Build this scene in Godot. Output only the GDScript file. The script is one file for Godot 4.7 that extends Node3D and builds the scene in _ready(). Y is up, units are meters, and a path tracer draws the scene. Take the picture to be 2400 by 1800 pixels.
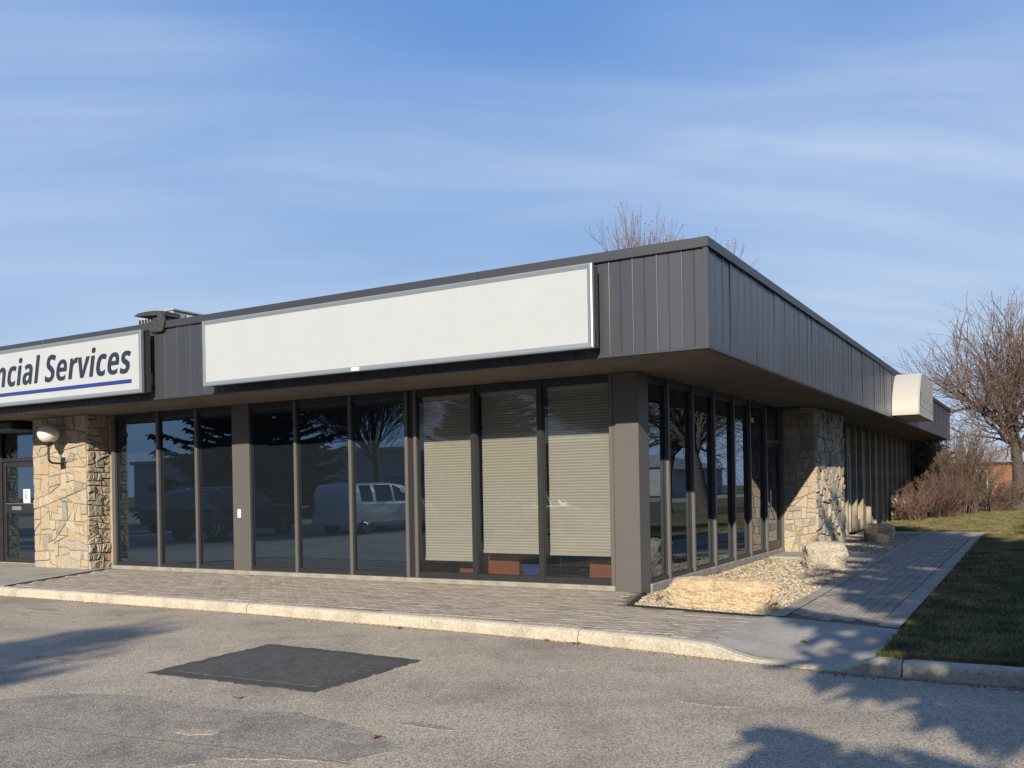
extends Node3D

# ---------------------------------------------------------------- mesh builder
class MB:
	var v := PackedVector3Array()
	var n := PackedVector3Array()
	func tri(a: Vector3, b: Vector3, c: Vector3) -> void:
		# a, b, c counter-clockwise seen from outside
		var nn := (b - a).cross(c - a).normalized()
		v.append(a); v.append(c); v.append(b)
		n.append(nn); n.append(nn); n.append(nn)
	func trin(a: Vector3, b: Vector3, c: Vector3, na: Vector3, nb: Vector3, nc: Vector3) -> void:
		v.append(a); v.append(c); v.append(b)
		n.append(na); n.append(nc); n.append(nb)
	func quad(a: Vector3, b: Vector3, c: Vector3, d: Vector3) -> void:
		tri(a, b, c); tri(a, c, d)
	func box(lo: Vector3, hi: Vector3) -> void:
		var p := [Vector3(lo.x, lo.y, lo.z), Vector3(hi.x, lo.y, lo.z), Vector3(hi.x, hi.y, lo.z), Vector3(lo.x, hi.y, lo.z), Vector3(lo.x, lo.y, hi.z), Vector3(hi.x, lo.y, hi.z), Vector3(hi.x, hi.y, hi.z), Vector3(lo.x, hi.y, hi.z)]
		quad(p[4], p[5], p[6], p[7]); quad(p[1], p[0], p[3], p[2])
		quad(p[5], p[1], p[2], p[6]); quad(p[0], p[4], p[7], p[3])
		quad(p[7], p[6], p[2], p[3]); quad(p[0], p[1], p[5], p[4])
	func bbox(lo: Vector3, hi: Vector3, b: float) -> void:
		# box with chamfered edges
		var c := (lo + hi) * 0.5
		var h := (hi - lo) * 0.5
		b = minf(b, minf(h.x, minf(h.y, h.z)) * 0.45)
		var f := func(sx: float, sy: float, sz: float, k: int) -> Vector3:
			var q := Vector3(sx * (h.x - (0.0 if k == 0 else b)), sy * (h.y - (0.0 if k == 1 else b)), sz * (h.z - (0.0 if k == 2 else b)))
			return c + q
		for s in [-1.0, 1.0]:
			_q(f.call(s, -1.0, -1.0, 0), f.call(s, 1.0, -1.0, 0), f.call(s, 1.0, 1.0, 0), f.call(s, -1.0, 1.0, 0), Vector3(s, 0, 0))
			_q(f.call(-1.0, s, -1.0, 1), f.call(1.0, s, -1.0, 1), f.call(1.0, s, 1.0, 1), f.call(-1.0, s, 1.0, 1), Vector3(0, s, 0))
			_q(f.call(-1.0, -1.0, s, 2), f.call(1.0, -1.0, s, 2), f.call(1.0, 1.0, s, 2), f.call(-1.0, 1.0, s, 2), Vector3(0, 0, s))
			for t in [-1.0, 1.0]:
				_q(f.call(s, t, -1.0, 0), f.call(s, t, 1.0, 0), f.call(s, t, 1.0, 1), f.call(s, t, -1.0, 1), Vector3(s, t, 0))
				_q(f.call(s, -1.0, t, 0), f.call(s, 1.0, t, 0), f.call(s, 1.0, t, 2), f.call(s, -1.0, t, 2), Vector3(s, 0, t))
				_q(f.call(-1.0, s, t, 1), f.call(1.0, s, t, 1), f.call(1.0, s, t, 2), f.call(-1.0, s, t, 2), Vector3(0, s, t))
				for u in [-1.0, 1.0]:
					_t(f.call(s, t, u, 0), f.call(s, t, u, 1), f.call(s, t, u, 2), Vector3(s, t, u))
	func _q(a: Vector3, b: Vector3, c: Vector3, d: Vector3, out: Vector3) -> void:
		if (b - a).cross(c - a).dot(out) >= 0.0: quad(a, b, c, d)
		else: quad(d, c, b, a)
	func _t(a: Vector3, b: Vector3, c: Vector3, out: Vector3) -> void:
		if (b - a).cross(c - a).dot(out) >= 0.0: tri(a, b, c)
		else: tri(c, b, a)
	func tube(p: Vector3, q: Vector3, r0: float, r1: float, sides: int) -> void:
		var d := q - p
		if d.length_squared() < 1e-10: return
		d = d.normalized()
		var u := d.cross(Vector3(0.31, 0.17, 0.93) if absf(d.z) < 0.8 else Vector3(0.93, 0.17, 0.31)).normalized()
		var w := d.cross(u)
		var pa := p + u * r0
		var qa := q + u * r1
		var na := u
		for i in range(1, sides + 1):
			var t := TAU * i / sides
			var m := u * cos(t) + w * sin(t)
			var pb := p + m * r0
			var qb := q + m * r1
			trin(pa, pb, qb, na, m, m)
			trin(pa, qb, qa, na, m, na)
			pa = pb; qa = qb; na = m
	func cyl(p: Vector3, q: Vector3, r: float, sides: int) -> void:
		tube(p, q, r, r, sides)
		disc(p, (p - q).normalized(), r, sides)
		disc(q, (q - p).normalized(), r, sides)
	func disc(p: Vector3, d: Vector3, r: float, sides: int) -> void:
		var u := d.cross(Vector3(0.31, 0.17, 0.93) if absf(d.z) < 0.8 else Vector3(0.93, 0.17, 0.31)).normalized()
		var w := d.cross(u)
		for i in sides:
			var t := TAU * i / sides
			var s := TAU * (i + 1) / sides
			tri(p, p + (u * cos(t) + w * sin(t)) * r, p + (u * cos(s) + w * sin(s)) * r)
	func lathe(prof: Array, sides: int, at: Vector3, axis: Vector3) -> void:
		# prof: Vector2(radius, height along axis)
		var d := axis.normalized()
		var u := d.cross(Vector3(0.31, 0.17, 0.93) if absf(d.z) < 0.8 else Vector3(0.93, 0.17, 0.31)).normalized()
		var w := d.cross(u)
		for k in prof.size() - 1:
			var a: Vector2 = prof[k]
			var b: Vector2 = prof[k + 1]
			var sl := (b - a)
			var nr := sl.y; var nh := -sl.x
			for i in sides:
				var t := TAU * i / sides
				var s := TAU * (i + 1) / sides
				var m := u * cos(t) + w * sin(t)
				var o := u * cos(s) + w * sin(s)
				var nm := (m * nr + d * nh).normalized()
				var no := (o * nr + d * nh).normalized()
				var A := at + m * a.x + d * a.y
				var B := at + o * a.x + d * a.y
				var C := at + o * b.x + d * b.y
				var D := at + m * b.x + d * b.y
				trin(A, B, C, nm, no, no)
				trin(A, C, D, nm, no, nm)
	func poly(pts: PackedVector3Array, out: Vector3) -> void:
		# convex polygon
		for i in range(1, pts.size() - 1): _t(pts[0], pts[i], pts[i + 1], out)
	func add(o: MB, x := Transform3D()) -> void:
		for p in o.v: v.append(x * p)
		for q in o.n: n.append((x.basis * q).normalized())
	func mesh(m: Material = null) -> ArrayMesh:
		var a := []
		a.resize(Mesh.ARRAY_MAX)
		a[Mesh.ARRAY_VERTEX] = v
		a[Mesh.ARRAY_NORMAL] = n
		var am := ArrayMesh.new()
		am.add_surface_from_arrays(Mesh.PRIMITIVE_TRIANGLES, a)
		if m: am.surface_set_material(0, m)
		return am

var M := {}          # materials
const TONE := 0.84   # base colours were first picked for a lower exposure; this brings them all to the one set in _ready()
var taken := {}

func put(parent: Node, o: Node, called: String) -> void:
	var key := str(parent.get_instance_id()) + called
	var k: int = taken.get(key, 0)
	taken[key] = k + 1
	o.name = called if k == 0 else "%s_%03d" % [called, k]
	parent.add_child(o, true)

func meta(o: Node, label: String, category: String, group := "") -> void:
	o.set_meta("label", label)
	o.set_meta("category", category)
	if group != "": o.set_meta("group", group)

func thing(called: String, label: String, category: String, at := Vector3.ZERO, group := "") -> Node3D:
	var o := Node3D.new()
	put(self, o, called)
	o.position = at
	meta(o, label, category, group)
	return o

func group3(parent: Node, called: String, at := Vector3.ZERO) -> Node3D:
	var o := Node3D.new()
	put(parent, o, called)
	o.position = at
	return o

func part(parent: Node, called: String, mesh: Mesh, mat: Material, x := Transform3D()) -> MeshInstance3D:
	var o := MeshInstance3D.new()
	o.mesh = mesh
	o.material_override = null
	if mat: o.set_surface_override_material(0, mat)
	o.transform = x
	put(parent, o, called)
	return o

func bpart(parent: Node, called: String, lo: Vector3, hi: Vector3, mat: Material, bev := 0.004) -> MeshInstance3D:
	var b := MB.new()
	b.bbox(lo, hi, bev)
	return part(parent, called, b.mesh(), mat)

func setting(called: String, mesh: Mesh, mat: Material) -> MeshInstance3D:
	var o := part(self, called, mesh, mat)
	o.set_meta("kind", "structure")
	return o

# ---------------------------------------------------------------- textures and materials
func lin(r: float, g: float, b: float) -> Color:
	return Color(r, g, b).linear_to_srgb()

func noise_bytes(size: int, kind: int, freq: float, oct: int, sd: int, ret := 1, stretch := 1) -> PackedByteArray:
	var f := FastNoiseLite.new()
	f.seed = sd
	f.noise_type = kind
	f.frequency = freq
	f.fractal_type = FastNoiseLite.FRACTAL_FBM if oct > 1 else FastNoiseLite.FRACTAL_NONE
	f.fractal_octaves = oct
	f.cellular_return_type = ret
	f.cellular_jitter = 1.0
	var im := f.get_seamless_image(size / stretch, size)
	im.convert(Image.FORMAT_L8)
	if stretch > 1: im.resize(size, size, Image.INTERPOLATE_CUBIC)
	return im.get_data()

const SIMPLEX := FastNoiseLite.TYPE_SIMPLEX_SMOOTH
const CELL := FastNoiseLite.TYPE_CELLULAR

# layers: arrays of [bytes, weight]; stops: [[t, Color linear], ...]
func ramp_tex(size: int, layers: Array, stops: Array, contrast := 1.0) -> ImageTexture:
	var lut := PackedByteArray()
	lut.resize(256 * 3)
	for i in 256:
		var t := clampf((i / 255.0 - 0.5) * contrast + 0.5, 0.0, 1.0)
		var c: Color = stops[0][1]
		for k in stops.size() - 1:
			if t >= stops[k][0]:
				var a: Color = stops[k][1]
				var b: Color = stops[k + 1][1]
				c = a.lerp(b, clampf((t - stops[k][0]) / maxf(stops[k + 1][0] - stops[k][0], 1e-4), 0, 1))
		c = c.linear_to_srgb()
		lut[i * 3] = int(c.r * 255); lut[i * 3 + 1] = int(c.g * 255); lut[i * 3 + 2] = int(c.b * 255)
	var out := PackedByteArray()
	out.resize(size * size * 3)
	var a: PackedByteArray = layers[0][0]
	var wa: float = layers[0][1]
	var b: PackedByteArray = layers[1][0] if layers.size() > 1 else a
	var wb: float = layers[1][1] if layers.size() > 1 else 0.0
	var c: PackedByteArray = layers[2][0] if layers.size() > 2 else a
	var wc: float = layers[2][1] if layers.size() > 2 else 0.0
	var tot := wa + wb + wc
	wa /= tot; wb /= tot; wc /= tot
	var j := 0
	for i in size * size:
		var k := int(a[i] * wa + b[i] * wb + c[i] * wc) * 3
		out[j] = lut[k]; out[j + 1] = lut[k + 1]; out[j + 2] = lut[k + 2]
		j += 3
	var im := Image.create_from_data(size, size, false, Image.FORMAT_RGB8, out)
	im.generate_mipmaps()
	return ImageTexture.create_from_image(im)

func grey_tex(size: int, bytes: PackedByteArray) -> ImageTexture:
	return ImageTexture.create_from_image(Image.create_from_data(size, size, false, Image.FORMAT_L8, bytes))

func plain(c: Color, rough := 0.7, metal := 0.0, spec := 0.5) -> StandardMaterial3D:
	var m := StandardMaterial3D.new()
	var k := c.srgb_to_linear()
	m.albedo_color = Color(k.r * TONE, k.g * TONE, k.b * TONE, c.a).linear_to_srgb()
	m.roughness = rough
	m.metallic = metal
	m.metallic_specular = spec
	return m

# textured world-triplanar material; period in metres
func surf(tex: Texture2D, period: float, rough: float, bump: Texture2D = null, bump_cm := 0.0, coarse: Texture2D = null, coarse_period := 8.0, tint := Color.WHITE) -> StandardMaterial3D:
	var m := plain(tint, rough)
	m.albedo_texture = tex
	m.uv1_triplanar = true
	m.uv1_world_triplanar = true
	m.uv1_triplanar_sharpness = 6.0
	m.uv1_scale = Vector3.ONE / period
	if bump:
		m.heightmap_enabled = true
		m.heightmap_texture = bump
		m.heightmap_scale = bump_cm
	if coarse:
		m.detail_enabled = true
		m.detail_albedo = coarse
		m.detail_blend_mode = BaseMaterial3D.BLEND_MODE_MUL
		m.detail_uv_layer = BaseMaterial3D.DETAIL_UV_2
		m.uv2_triplanar = true
		m.uv2_world_triplanar = true
		m.uv2_scale = Vector3.ONE / coarse_period
	return m

func make_materials() -> void:
	var n_fine := noise_bytes(512, SIMPLEX, 0.11, 3, 11)
	var n_mid := noise_bytes(512, SIMPLEX, 0.03, 4, 12)
	var n_big := noise_bytes(512, SIMPLEX, 0.008, 5, 13)
	var n_grit := noise_bytes(512, SIMPLEX, 0.33, 1, 14)
	var n_cell := noise_bytes(512, CELL, 0.09, 1, 15, 0)
	var t_fine := grey_tex(512, n_fine)
	var t_mid := grey_tex(512, n_mid)
	var t_grit := grey_tex(512, n_grit)
	M.t_fine = t_fine; M.t_mid = t_mid
	var patchy := ramp_tex(512, [[n_big, 1.0], [n_mid, 0.35]], [[0.0, Color(0.70, 0.69, 0.68)], [0.5, Color(0.92, 0.91, 0.90)], [1.0, Color(1, 1, 1)]], 1.5)
	M.patchy = patchy

	# asphalt with pale exposed chips
	var ch := noise_bytes(1024, CELL, 0.13, 1, 21, 0)
	var chd := noise_bytes(1024, CELL, 0.13, 1, 21, 1)
	var gr := noise_bytes(1024, SIMPLEX, 0.28, 1, 22)
	var chip := ramp_tex(1024, [[ch, 1.0], [gr, 0.9], [chd, 0.45]], [[0.0, Color(0.085, 0.074, 0.062)], [0.25, Color(0.25, 0.216, 0.174)], [0.5, Color(0.43, 0.368, 0.292)], [0.75, Color(0.55, 0.47, 0.37)], [1.0, Color(0.74, 0.64, 0.50)]], 1.4)
	var chipb := grey_tex(1024, chd)
	var wear := ramp_tex(512, [[n_big, 1.0], [n_mid, 0.5]], [[0.0, Color(0.66, 0.655, 0.655)], [0.35, Color(0.85, 0.845, 0.84)], [0.65, Color(0.97, 0.955, 0.935)], [1.0, Color(1, 1, 1)]], 1.7)
	M.asphalt = surf(chip, 1.35, 0.9, chipb, -0.4, wear, 9.0)
	var dark_chip := ramp_tex(1024, [[gr, 1.0], [ch, 0.5]], [[0.0, Color(0.028, 0.027, 0.027)], [0.5, Color(0.068, 0.066, 0.064)], [0.86, Color(0.105, 0.10, 0.096)], [1.0, Color(0.25, 0.235, 0.22)]], 1.5)
	M.patch = surf(dark_chip, 1.9, 0.78, t_grit, 0.25, wear, 1.3)
	M.patch_edge = surf(dark_chip, 1.1, 0.95, chipb, 0.6, null, 1.0, lin(0.72, 0.72, 0.73))
	var old_chip := ramp_tex(1024, [[gr, 1.0], [ch, 0.6]], [[0.0, Color(0.095, 0.087, 0.077)], [0.5, Color(0.285, 0.252, 0.212)], [0.85, Color(0.43, 0.38, 0.315)], [1.0, Color(0.56, 0.49, 0.40)]], 1.5)
	M.old_patch = surf(old_chip, 1.7, 0.9, chipb, -0.4, wear, 3.0)

	# concretes
	var con := ramp_tex(512, [[n_fine, 0.6], [n_mid, 0.7], [n_grit, 0.5]], [[0.0, Color(0.25, 0.233, 0.21)], [0.5, Color(0.36, 0.34, 0.305)], [1.0, Color(0.46, 0.435, 0.395)]], 1.3)
	M.concrete = surf(con, 1.1, 0.9, t_grit, 0.12, patchy, 3.7)
	var kerb := ramp_tex(512, [[n_grit, 1.0], [n_mid, 0.6], [n_cell, 0.4]], [[0.0, Color(0.30, 0.26, 0.21)], [0.45, Color(0.52, 0.47, 0.385)], [1.0, Color(0.70, 0.66, 0.56)]], 1.7)
	M.kerb = surf(kerb, 0.6, 0.92, t_grit, 0.35, patchy, 2.3)
	M.foundation = surf(con, 0.9, 0.9, t_grit, 0.1, patchy, 1.7, lin(0.82, 0.84, 0.86))
	var pv := ramp_tex(512, [[n_grit, 1.0], [n_fine, 0.5], [n_mid, 0.4]], [[0.0, Color(0.21, 0.18, 0.157)], [0.5, Color(0.365, 0.315, 0.272)], [1.0, Color(0.52, 0.455, 0.395)]], 1.4)
	M.pavers = []
	for t in [Color(1.0, 0.99, 0.98), Color(0.86, 0.83, 0.82), Color(1.12, 1.06, 1.0), Color(0.94, 0.95, 0.96)]:
		M.pavers.append(surf(pv, 0.62, 0.92, t_grit, 0.2, patchy, 2.9, lin(minf(t.r, 1.0), minf(t.g, 1.0), minf(t.b, 1.0)) if t.r <= 1.0 else Color.WHITE))
	var pg := ramp_tex(512, [[n_grit, 0.8], [n_fine, 0.5], [n_mid, 0.5]], [[0.0, Color(0.24, 0.212, 0.18)], [0.5, Color(0.36, 0.32, 0.275)], [1.0, Color(0.47, 0.425, 0.37)]], 1.3)
	M.walk_pavers = []
	for t in [1.0, 0.9, 0.82, 0.96]:
		M.walk_pavers.append(surf(pg, 0.7, 0.92, t_grit, 0.12, patchy, 3.1, lin(t, t, t)))
	M.joint = surf(con, 0.5, 0.97, t_grit, 0.2, null, 1.0, lin(0.42, 0.36, 0.31))

	# stone
	M.stones = []
	for c in [[Color(0.42, 0.345, 0.25), 1.0], [Color(0.46, 0.395, 0.305), 1.0], [Color(0.43, 0.355, 0.275), 0.9], [Color(0.42, 0.325, 0.215), 1.0], [Color(0.30, 0.282, 0.25), 1.1], [Color(0.38, 0.34, 0.285), 1.0]]:
		var k: Color = c[0]
		var tx := ramp_tex(256, [[noise_bytes(256, SIMPLEX, 0.05, 4, 31), 1.0], [noise_bytes(256, SIMPLEX, 0.3, 1, 32), 0.55]], [[0.0, k * 0.62], [0.4, k * 0.94], [0.7, k * 1.08], [1.0, k * 1.2]], 1.4)
		M.stones.append(surf(tx, 0.47, 0.93, t_mid, 1.3 * c[1]))
	M.mortar = surf(con, 0.6, 0.95, t_grit, 0.3, null, 1.0, lin(0.80, 0.68, 0.52))
	var bo := ramp_tex(512, [[n_mid, 0.9], [n_grit, 0.5], [n_big, 0.5]], [[0.0, Color(0.26, 0.2, 0.13)], [0.3, Color(0.42, 0.335, 0.225)], [0.6, Color(0.52, 0.43, 0.30)], [1.0, Color(0.60, 0.53, 0.41)]], 1.5)
	M.boulder = surf(bo, 0.7, 0.93, t_mid, 0.8, null, 1.0, lin(0.95, 0.90, 0.84))
	var bg := ramp_tex(512, [[n_mid, 0.9], [n_grit, 0.5], [n_big, 0.5]], [[0.0, Color(0.2, 0.18, 0.15)], [0.4, Color(0.36, 0.325, 0.27)], [0.7, Color(0.45, 0.41, 0.34)], [1.0, Color(0.55, 0.51, 0.44)]], 1.5)
	M.boulder_grey = surf(bg, 0.7, 0.93, t_mid, 0.9, null, 1.0, lin(1.0, 0.98, 0.95))

	# metals and paint
	var dust := ramp_tex(512, [[n_mid, 0.6], [n_big, 0.8]], [[0.0, Color(0.93, 0.93, 0.935)], [1.0, Color(1, 1, 1)]], 1.1)
	M.fascia = []
	for t in [1.0, 0.90, 1.10, 0.96]:
		var m := surf(dust, 1.9, 0.34, null, 0.0, null, 1.0, lin(0.049 * t, 0.054 * t, 0.071 * t))
		m.metallic_specular = 0.55
		M.fascia.append(m)
	M.cap = surf(dust, 1.7, 0.45, null, 0.0, null, 1.0, lin(0.039, 0.042, 0.055))
	M.bronze = surf(dust, 1.5, 0.5, null, 0.0, null, 1.0, lin(0.098, 0.091, 0.091))
	M.frame = surf(dust, 1.1, 0.45, null, 0.0, null, 1.0, lin(0.104, 0.096, 0.096))
	M.frame_dark = surf(dust, 1.1, 0.4, null, 0.0, null, 1.0, lin(0.022, 0.022, 0.026))
	M.galv = surf(dust, 0.9, 0.4, null, 0.0, null, 1.0, lin(0.26, 0.30, 0.34))
	M.galv.metallic = 0.4
	M.sign_face = surf(dust, 3.7, 0.3, null, 0.0, null, 1.0, lin(0.415, 0.44, 0.475))
	M.sign_box = plain(lin(0.045, 0.042, 0.045), 0.55)
	M.navy = plain(lin(0.018, 0.024, 0.045), 0.4)
	M.blue = plain(lin(0.02, 0.035, 0.2), 0.4)
	M.white_sign = surf(dust, 2.2, 0.4, null, 0.0, null, 1.0, lin(0.43, 0.415, 0.395))
	M.grey_print = plain(lin(0.2, 0.2, 0.23), 0.5)
	M.purple_print = plain(lin(0.14, 0.05, 0.07), 0.5)
	M.stucco = surf(ramp_tex(512, [[n_grit, 0.6], [n_mid, 0.7], [n_big, 0.6]], [[0.0, Color(0.17, 0.138, 0.115)], [0.5, Color(0.235, 0.195, 0.165)], [1.0, Color(0.29, 0.245, 0.21)]], 1.3), 0.8, 0.95, t_grit, 0.4, patchy, 4.1)
	M.roofing = plain(lin(0.07, 0.07, 0.072), 0.95)
	M.block = surf(con, 0.9, 0.93, t_grit, 0.3, patchy, 2.1, lin(0.92, 0.80, 0.64))
	M.fin = surf(con, 0.9, 0.9, t_grit, 0.2, patchy, 2.1, lin(0.98, 0.88, 0.74))
	M.wall_in = plain(lin(0.16, 0.16, 0.17), 0.9)
	M.carpet = surf(dark_chip, 1.2, 1.0)
	M.globe = plain(lin(0.72, 0.71, 0.68), 0.25)
	M.globe.subsurf_scatter_enabled = true
	M.globe.subsurf_scatter_strength = 0.2
	M.black = plain(lin(0.012, 0.012, 0.013), 0.5)
	M.black_soft = surf(dark_chip, 1.3, 0.75, t_mid, 1.5, null, 1.0, lin(0.45, 0.45, 0.5))
	M.unit = surf(dust, 1.2, 0.5, null, 0.0, null, 1.0, lin(0.33, 0.37, 0.36))
	M.shade = surf(dust, 0.8, 0.9, null, 0.0, null, 1.0, lin(0.63, 0.62, 0.54))
	M.shade.backlight_enabled = true
	M.shade.backlight = lin(0.25, 0.23, 0.17)
	M.shade_dark = plain(lin(0.10, 0.10, 0.095), 0.9)
	M.wood_red = plain(lin(0.26, 0.085, 0.045), 0.5)
	M.bin_blue = plain(lin(0.03, 0.06, 0.25), 0.5)
	M.paper = plain(lin(0.62, 0.66, 0.70), 0.8)
	M.white = plain(lin(0.7, 0.7, 0.69), 0.5)
	# glass: clear, film-tinted, and nearly opaque dark
	M.glass_clear = glass(0.36, lin(0.010, 0.014, 0.020), 0.0)
	M.glass_inner = glass(0.03, lin(0.02, 0.025, 0.03), 0.0)
	M.glass_film = glass(0.03, lin(0.115, 0.16, 0.215), 0.94)
	M.glass_dark = glass(0.03, lin(0.06, 0.08, 0.11), 0.94)

	# plants
	var bark := ramp_tex(256, [[noise_bytes(256, SIMPLEX, 0.08, 3, 51), 1.0], [noise_bytes(256, SIMPLEX, 0.3, 1, 52), 0.4]], [[0.0, Color(0.03, 0.025, 0.022)], [0.5, Color(0.085, 0.07, 0.062)], [1.0, Color(0.17, 0.145, 0.13)]], 1.4)
	M.bark = surf(bark, 0.8, 0.95, t_mid, 2.0)
	M.twig = plain(lin(0.175, 0.122, 0.105), 0.95)
	M.twig_red = plain(lin(0.135, 0.082, 0.066), 0.9)
	M.twig_tan = plain(lin(0.165, 0.115, 0.09), 0.9)
	M.needle = plain(lin(0.022, 0.04, 0.024), 0.85)
	M.needle.backlight_enabled = true
	M.needle.backlight = lin(0.02, 0.03, 0.015)
	M.leaf_brown = plain(lin(0.22, 0.11, 0.045), 0.85)
	M.leaf_red = plain(lin(0.20, 0.045, 0.035), 0.8)
	M.leaf_yellow = plain(lin(0.42, 0.27, 0.06), 0.8)
	M.leaf_green = plain(lin(0.06, 0.075, 0.03), 0.8)
	var soil := ramp_tex(512, [[n_fine, 0.8], [n_mid, 0.8], [n_grit, 0.5]], [[0.0, Color(0.04, 0.04, 0.016)], [0.45, Color(0.10, 0.092, 0.038)], [0.75, Color(0.18, 0.15, 0.07)], [1.0, Color(0.29, 0.235, 0.12)]], 1.5)
	M.lawn = surf(soil, 1.3, 1.0, t_fine, 2.0, patchy, 6.3)
	M.blade = plain(Color.WHITE, 0.85)
	M.blade.vertex_color_use_as_albedo = true
	M.blade.backlight_enabled = true
	M.blade.backlight = lin(0.12, 0.12, 0.06)
	M.gravel_base = surf(kerb, 0.4, 0.97, t_grit, 0.4, null, 1.0, lin(0.45, 0.40, 0.33))
	M.pebble = plain(Color.WHITE, 0.85)
	M.pebble.vertex_color_use_as_albedo = true
	M.brick = surf(ramp_tex(256, [[noise_bytes(256, SIMPLEX, 0.12, 3, 61), 1.0]], [[0.0, Color(0.13, 0.055, 0.03)], [1.0, Color(0.30, 0.14, 0.08)]], 1.3), 1.4, 0.9)
	M.siding = plain(lin(0.30, 0.31, 0.32), 0.8)
	M.pale_wall = plain(lin(0.52, 0.52, 0.50), 0.85)
	M.rubber = plain(lin(0.02, 0.02, 0.02), 0.85)
	M.chrome = plain(lin(0.6, 0.6, 0.61), 0.2, 0.9)
	M.car_glass = plain(lin(0.012, 0.014, 0.016), 0.04, 0.0, 0.7)
	M.red_lamp = plain(lin(0.28, 0.012, 0.012), 0.2)
	M.clear_lamp = plain(lin(0.55, 0.56, 0.58), 0.12, 0.3)

func glass(alpha: float, c: Color, metal: float) -> StandardMaterial3D:
	var m := plain(c, 0.0, metal, 0.7)
	m.albedo_color = Color(c.r, c.g, c.b, alpha)
	m.transparency = BaseMaterial3D.TRANSPARENCY_ALPHA
	return m

func paint(c: Color) -> StandardMaterial3D:
	var m := plain(c, 0.45)
	m.clearcoat_enabled = true
	m.clearcoat = 1.0
	m.clearcoat_roughness = 0.04
	return m

# ---------------------------------------------------------------- main
func _ready() -> void:
	var cam := Camera3D.new()
	cam.name = "camera"
	cam.projection = Camera3D.PROJECTION_FRUSTUM
	cam.near = 0.1
	cam.far = 1500.0
	cam.size = 0.1 * 1800.0 / 2155.15
	cam.frustum_offset = Vector2(0.0, 0.1 * 240.92 / 2155.15)
	cam.transform = Transform3D(Basis(Vector3.UP, 0.52519) * Basis(Vector3.RIGHT, -0.00088) * Basis(Vector3.BACK, -0.0183), Vector3(4.7246, 1.45, 11.5712))
	add_child(cam)
	var env := Environment.new()
	env.background_mode = Environment.BG_SKY
	env.sky = Sky.new()
	env.sky.sky_material = make_sky()
	env.background_energy_multiplier = 1.0
	env.tonemap_mode = Environment.TONE_MAPPER_LINEAR
	env.tonemap_exposure = 1.6
	env.sdfgi_enabled = true
	env.ssao_enabled = true
	env.ssil_enabled = true
	var we := WorldEnvironment.new()
	we.environment = env
	we.name = "environment"
	add_child(we)
	var sun := DirectionalLight3D.new()
	sun.name = "sun"
	sun.light_energy = 1.6
	sun.light_color = Color(1.0, 0.95, 0.855)
	sun.light_angular_distance = 0.5
	sun.shadow_enabled = true
	sun.look_at_from_position(Vector3.ZERO, Vector3(-0.297, -0.44, -1.0))
	add_child(sun)

	make_materials()
	make_grounds()
	make_building()
	make_signs()
	make_fixtures()
	make_rocks()
	make_plants()
	make_cars()
	make_far_buildings()
	make_small_things()

# pale blue autumn sky with thin drifting cirrus, the same all round
func make_sky() -> PanoramaSkyMaterial:
	var w := 2560
	var h := 1280
	var f := FastNoiseLite.new()
	f.seed = 5
	f.noise_type = FastNoiseLite.TYPE_SIMPLEX_SMOOTH
	f.frequency = 1.0
	f.fractal_octaves = 4
	var g := FastNoiseLite.new()
	g.seed = 9
	g.noise_type = FastNoiseLite.TYPE_SIMPLEX_SMOOTH
	g.frequency = 1.0
	g.fractal_octaves = 3
	var data := PackedFloat32Array()
	data.resize(w * h * 3)
	var top := Color(0.062, 0.165, 0.413)
	var mid := Color(0.168, 0.278, 0.478)
	var low := Color(0.30, 0.39, 0.51)
	for y in h:
		var el := (0.5 - (y + 0.5) / h) * PI
		var s := maxf(sin(el), 0.0)
		var base := low.lerp(mid, clampf(s / 0.30, 0, 1)).lerp(top, smoothstep(0.16, 0.62, s))
		for x in w:
			var c := base
			if el > 0.0:
				var az := (x + 0.5) / w * TAU
				# project to a flat cloud layer
				var r := cos(el) / (s + 0.16)
				var px := sin(az) * r
				var pz := cos(az) * r
				# streaks drawn out along one wind direction
				var a := px * 0.80 + pz * 0.60
				var b := -px * 0.60 + pz * 0.80
				var soft := g.get_noise_2d(a * 0.30 + 7.0, b * 0.55)
				var veil := clampf(0.46 + 0.85 * g.get_noise_2d(a * 0.42 - 4.0, b * 0.75 + 2.0), 0.0, 1.0)
				var fibre := 0.5 + 0.5 * f.get_noise_2d(a * 0.9 + soft * 1.3, b * 5.0 + soft * 1.6)
				var fine := 0.5 + 0.5 * f.get_noise_2d(a * 2.2 + 31.0, b * 13.0 + soft * 2.0)
				var k := veil * (0.48 + 0.36 * smoothstep(0.2, 0.9, fibre) + 0.16 * (fine - 0.5)) * 0.8
				c = base.lerp(Color(0.38, 0.454, 0.553), clampf(k, 0.0, 0.8))
			var i := (y * w + x) * 3
			data[i] = c.r; data[i + 1] = c.g; data[i + 2] = c.b
	var im := Image.create_from_data(w, h, false, Image.FORMAT_RGBF, data.to_byte_array())
	var m := PanoramaSkyMaterial.new()
	m.panorama = ImageTexture.create_from_image(im)
	return m

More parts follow.
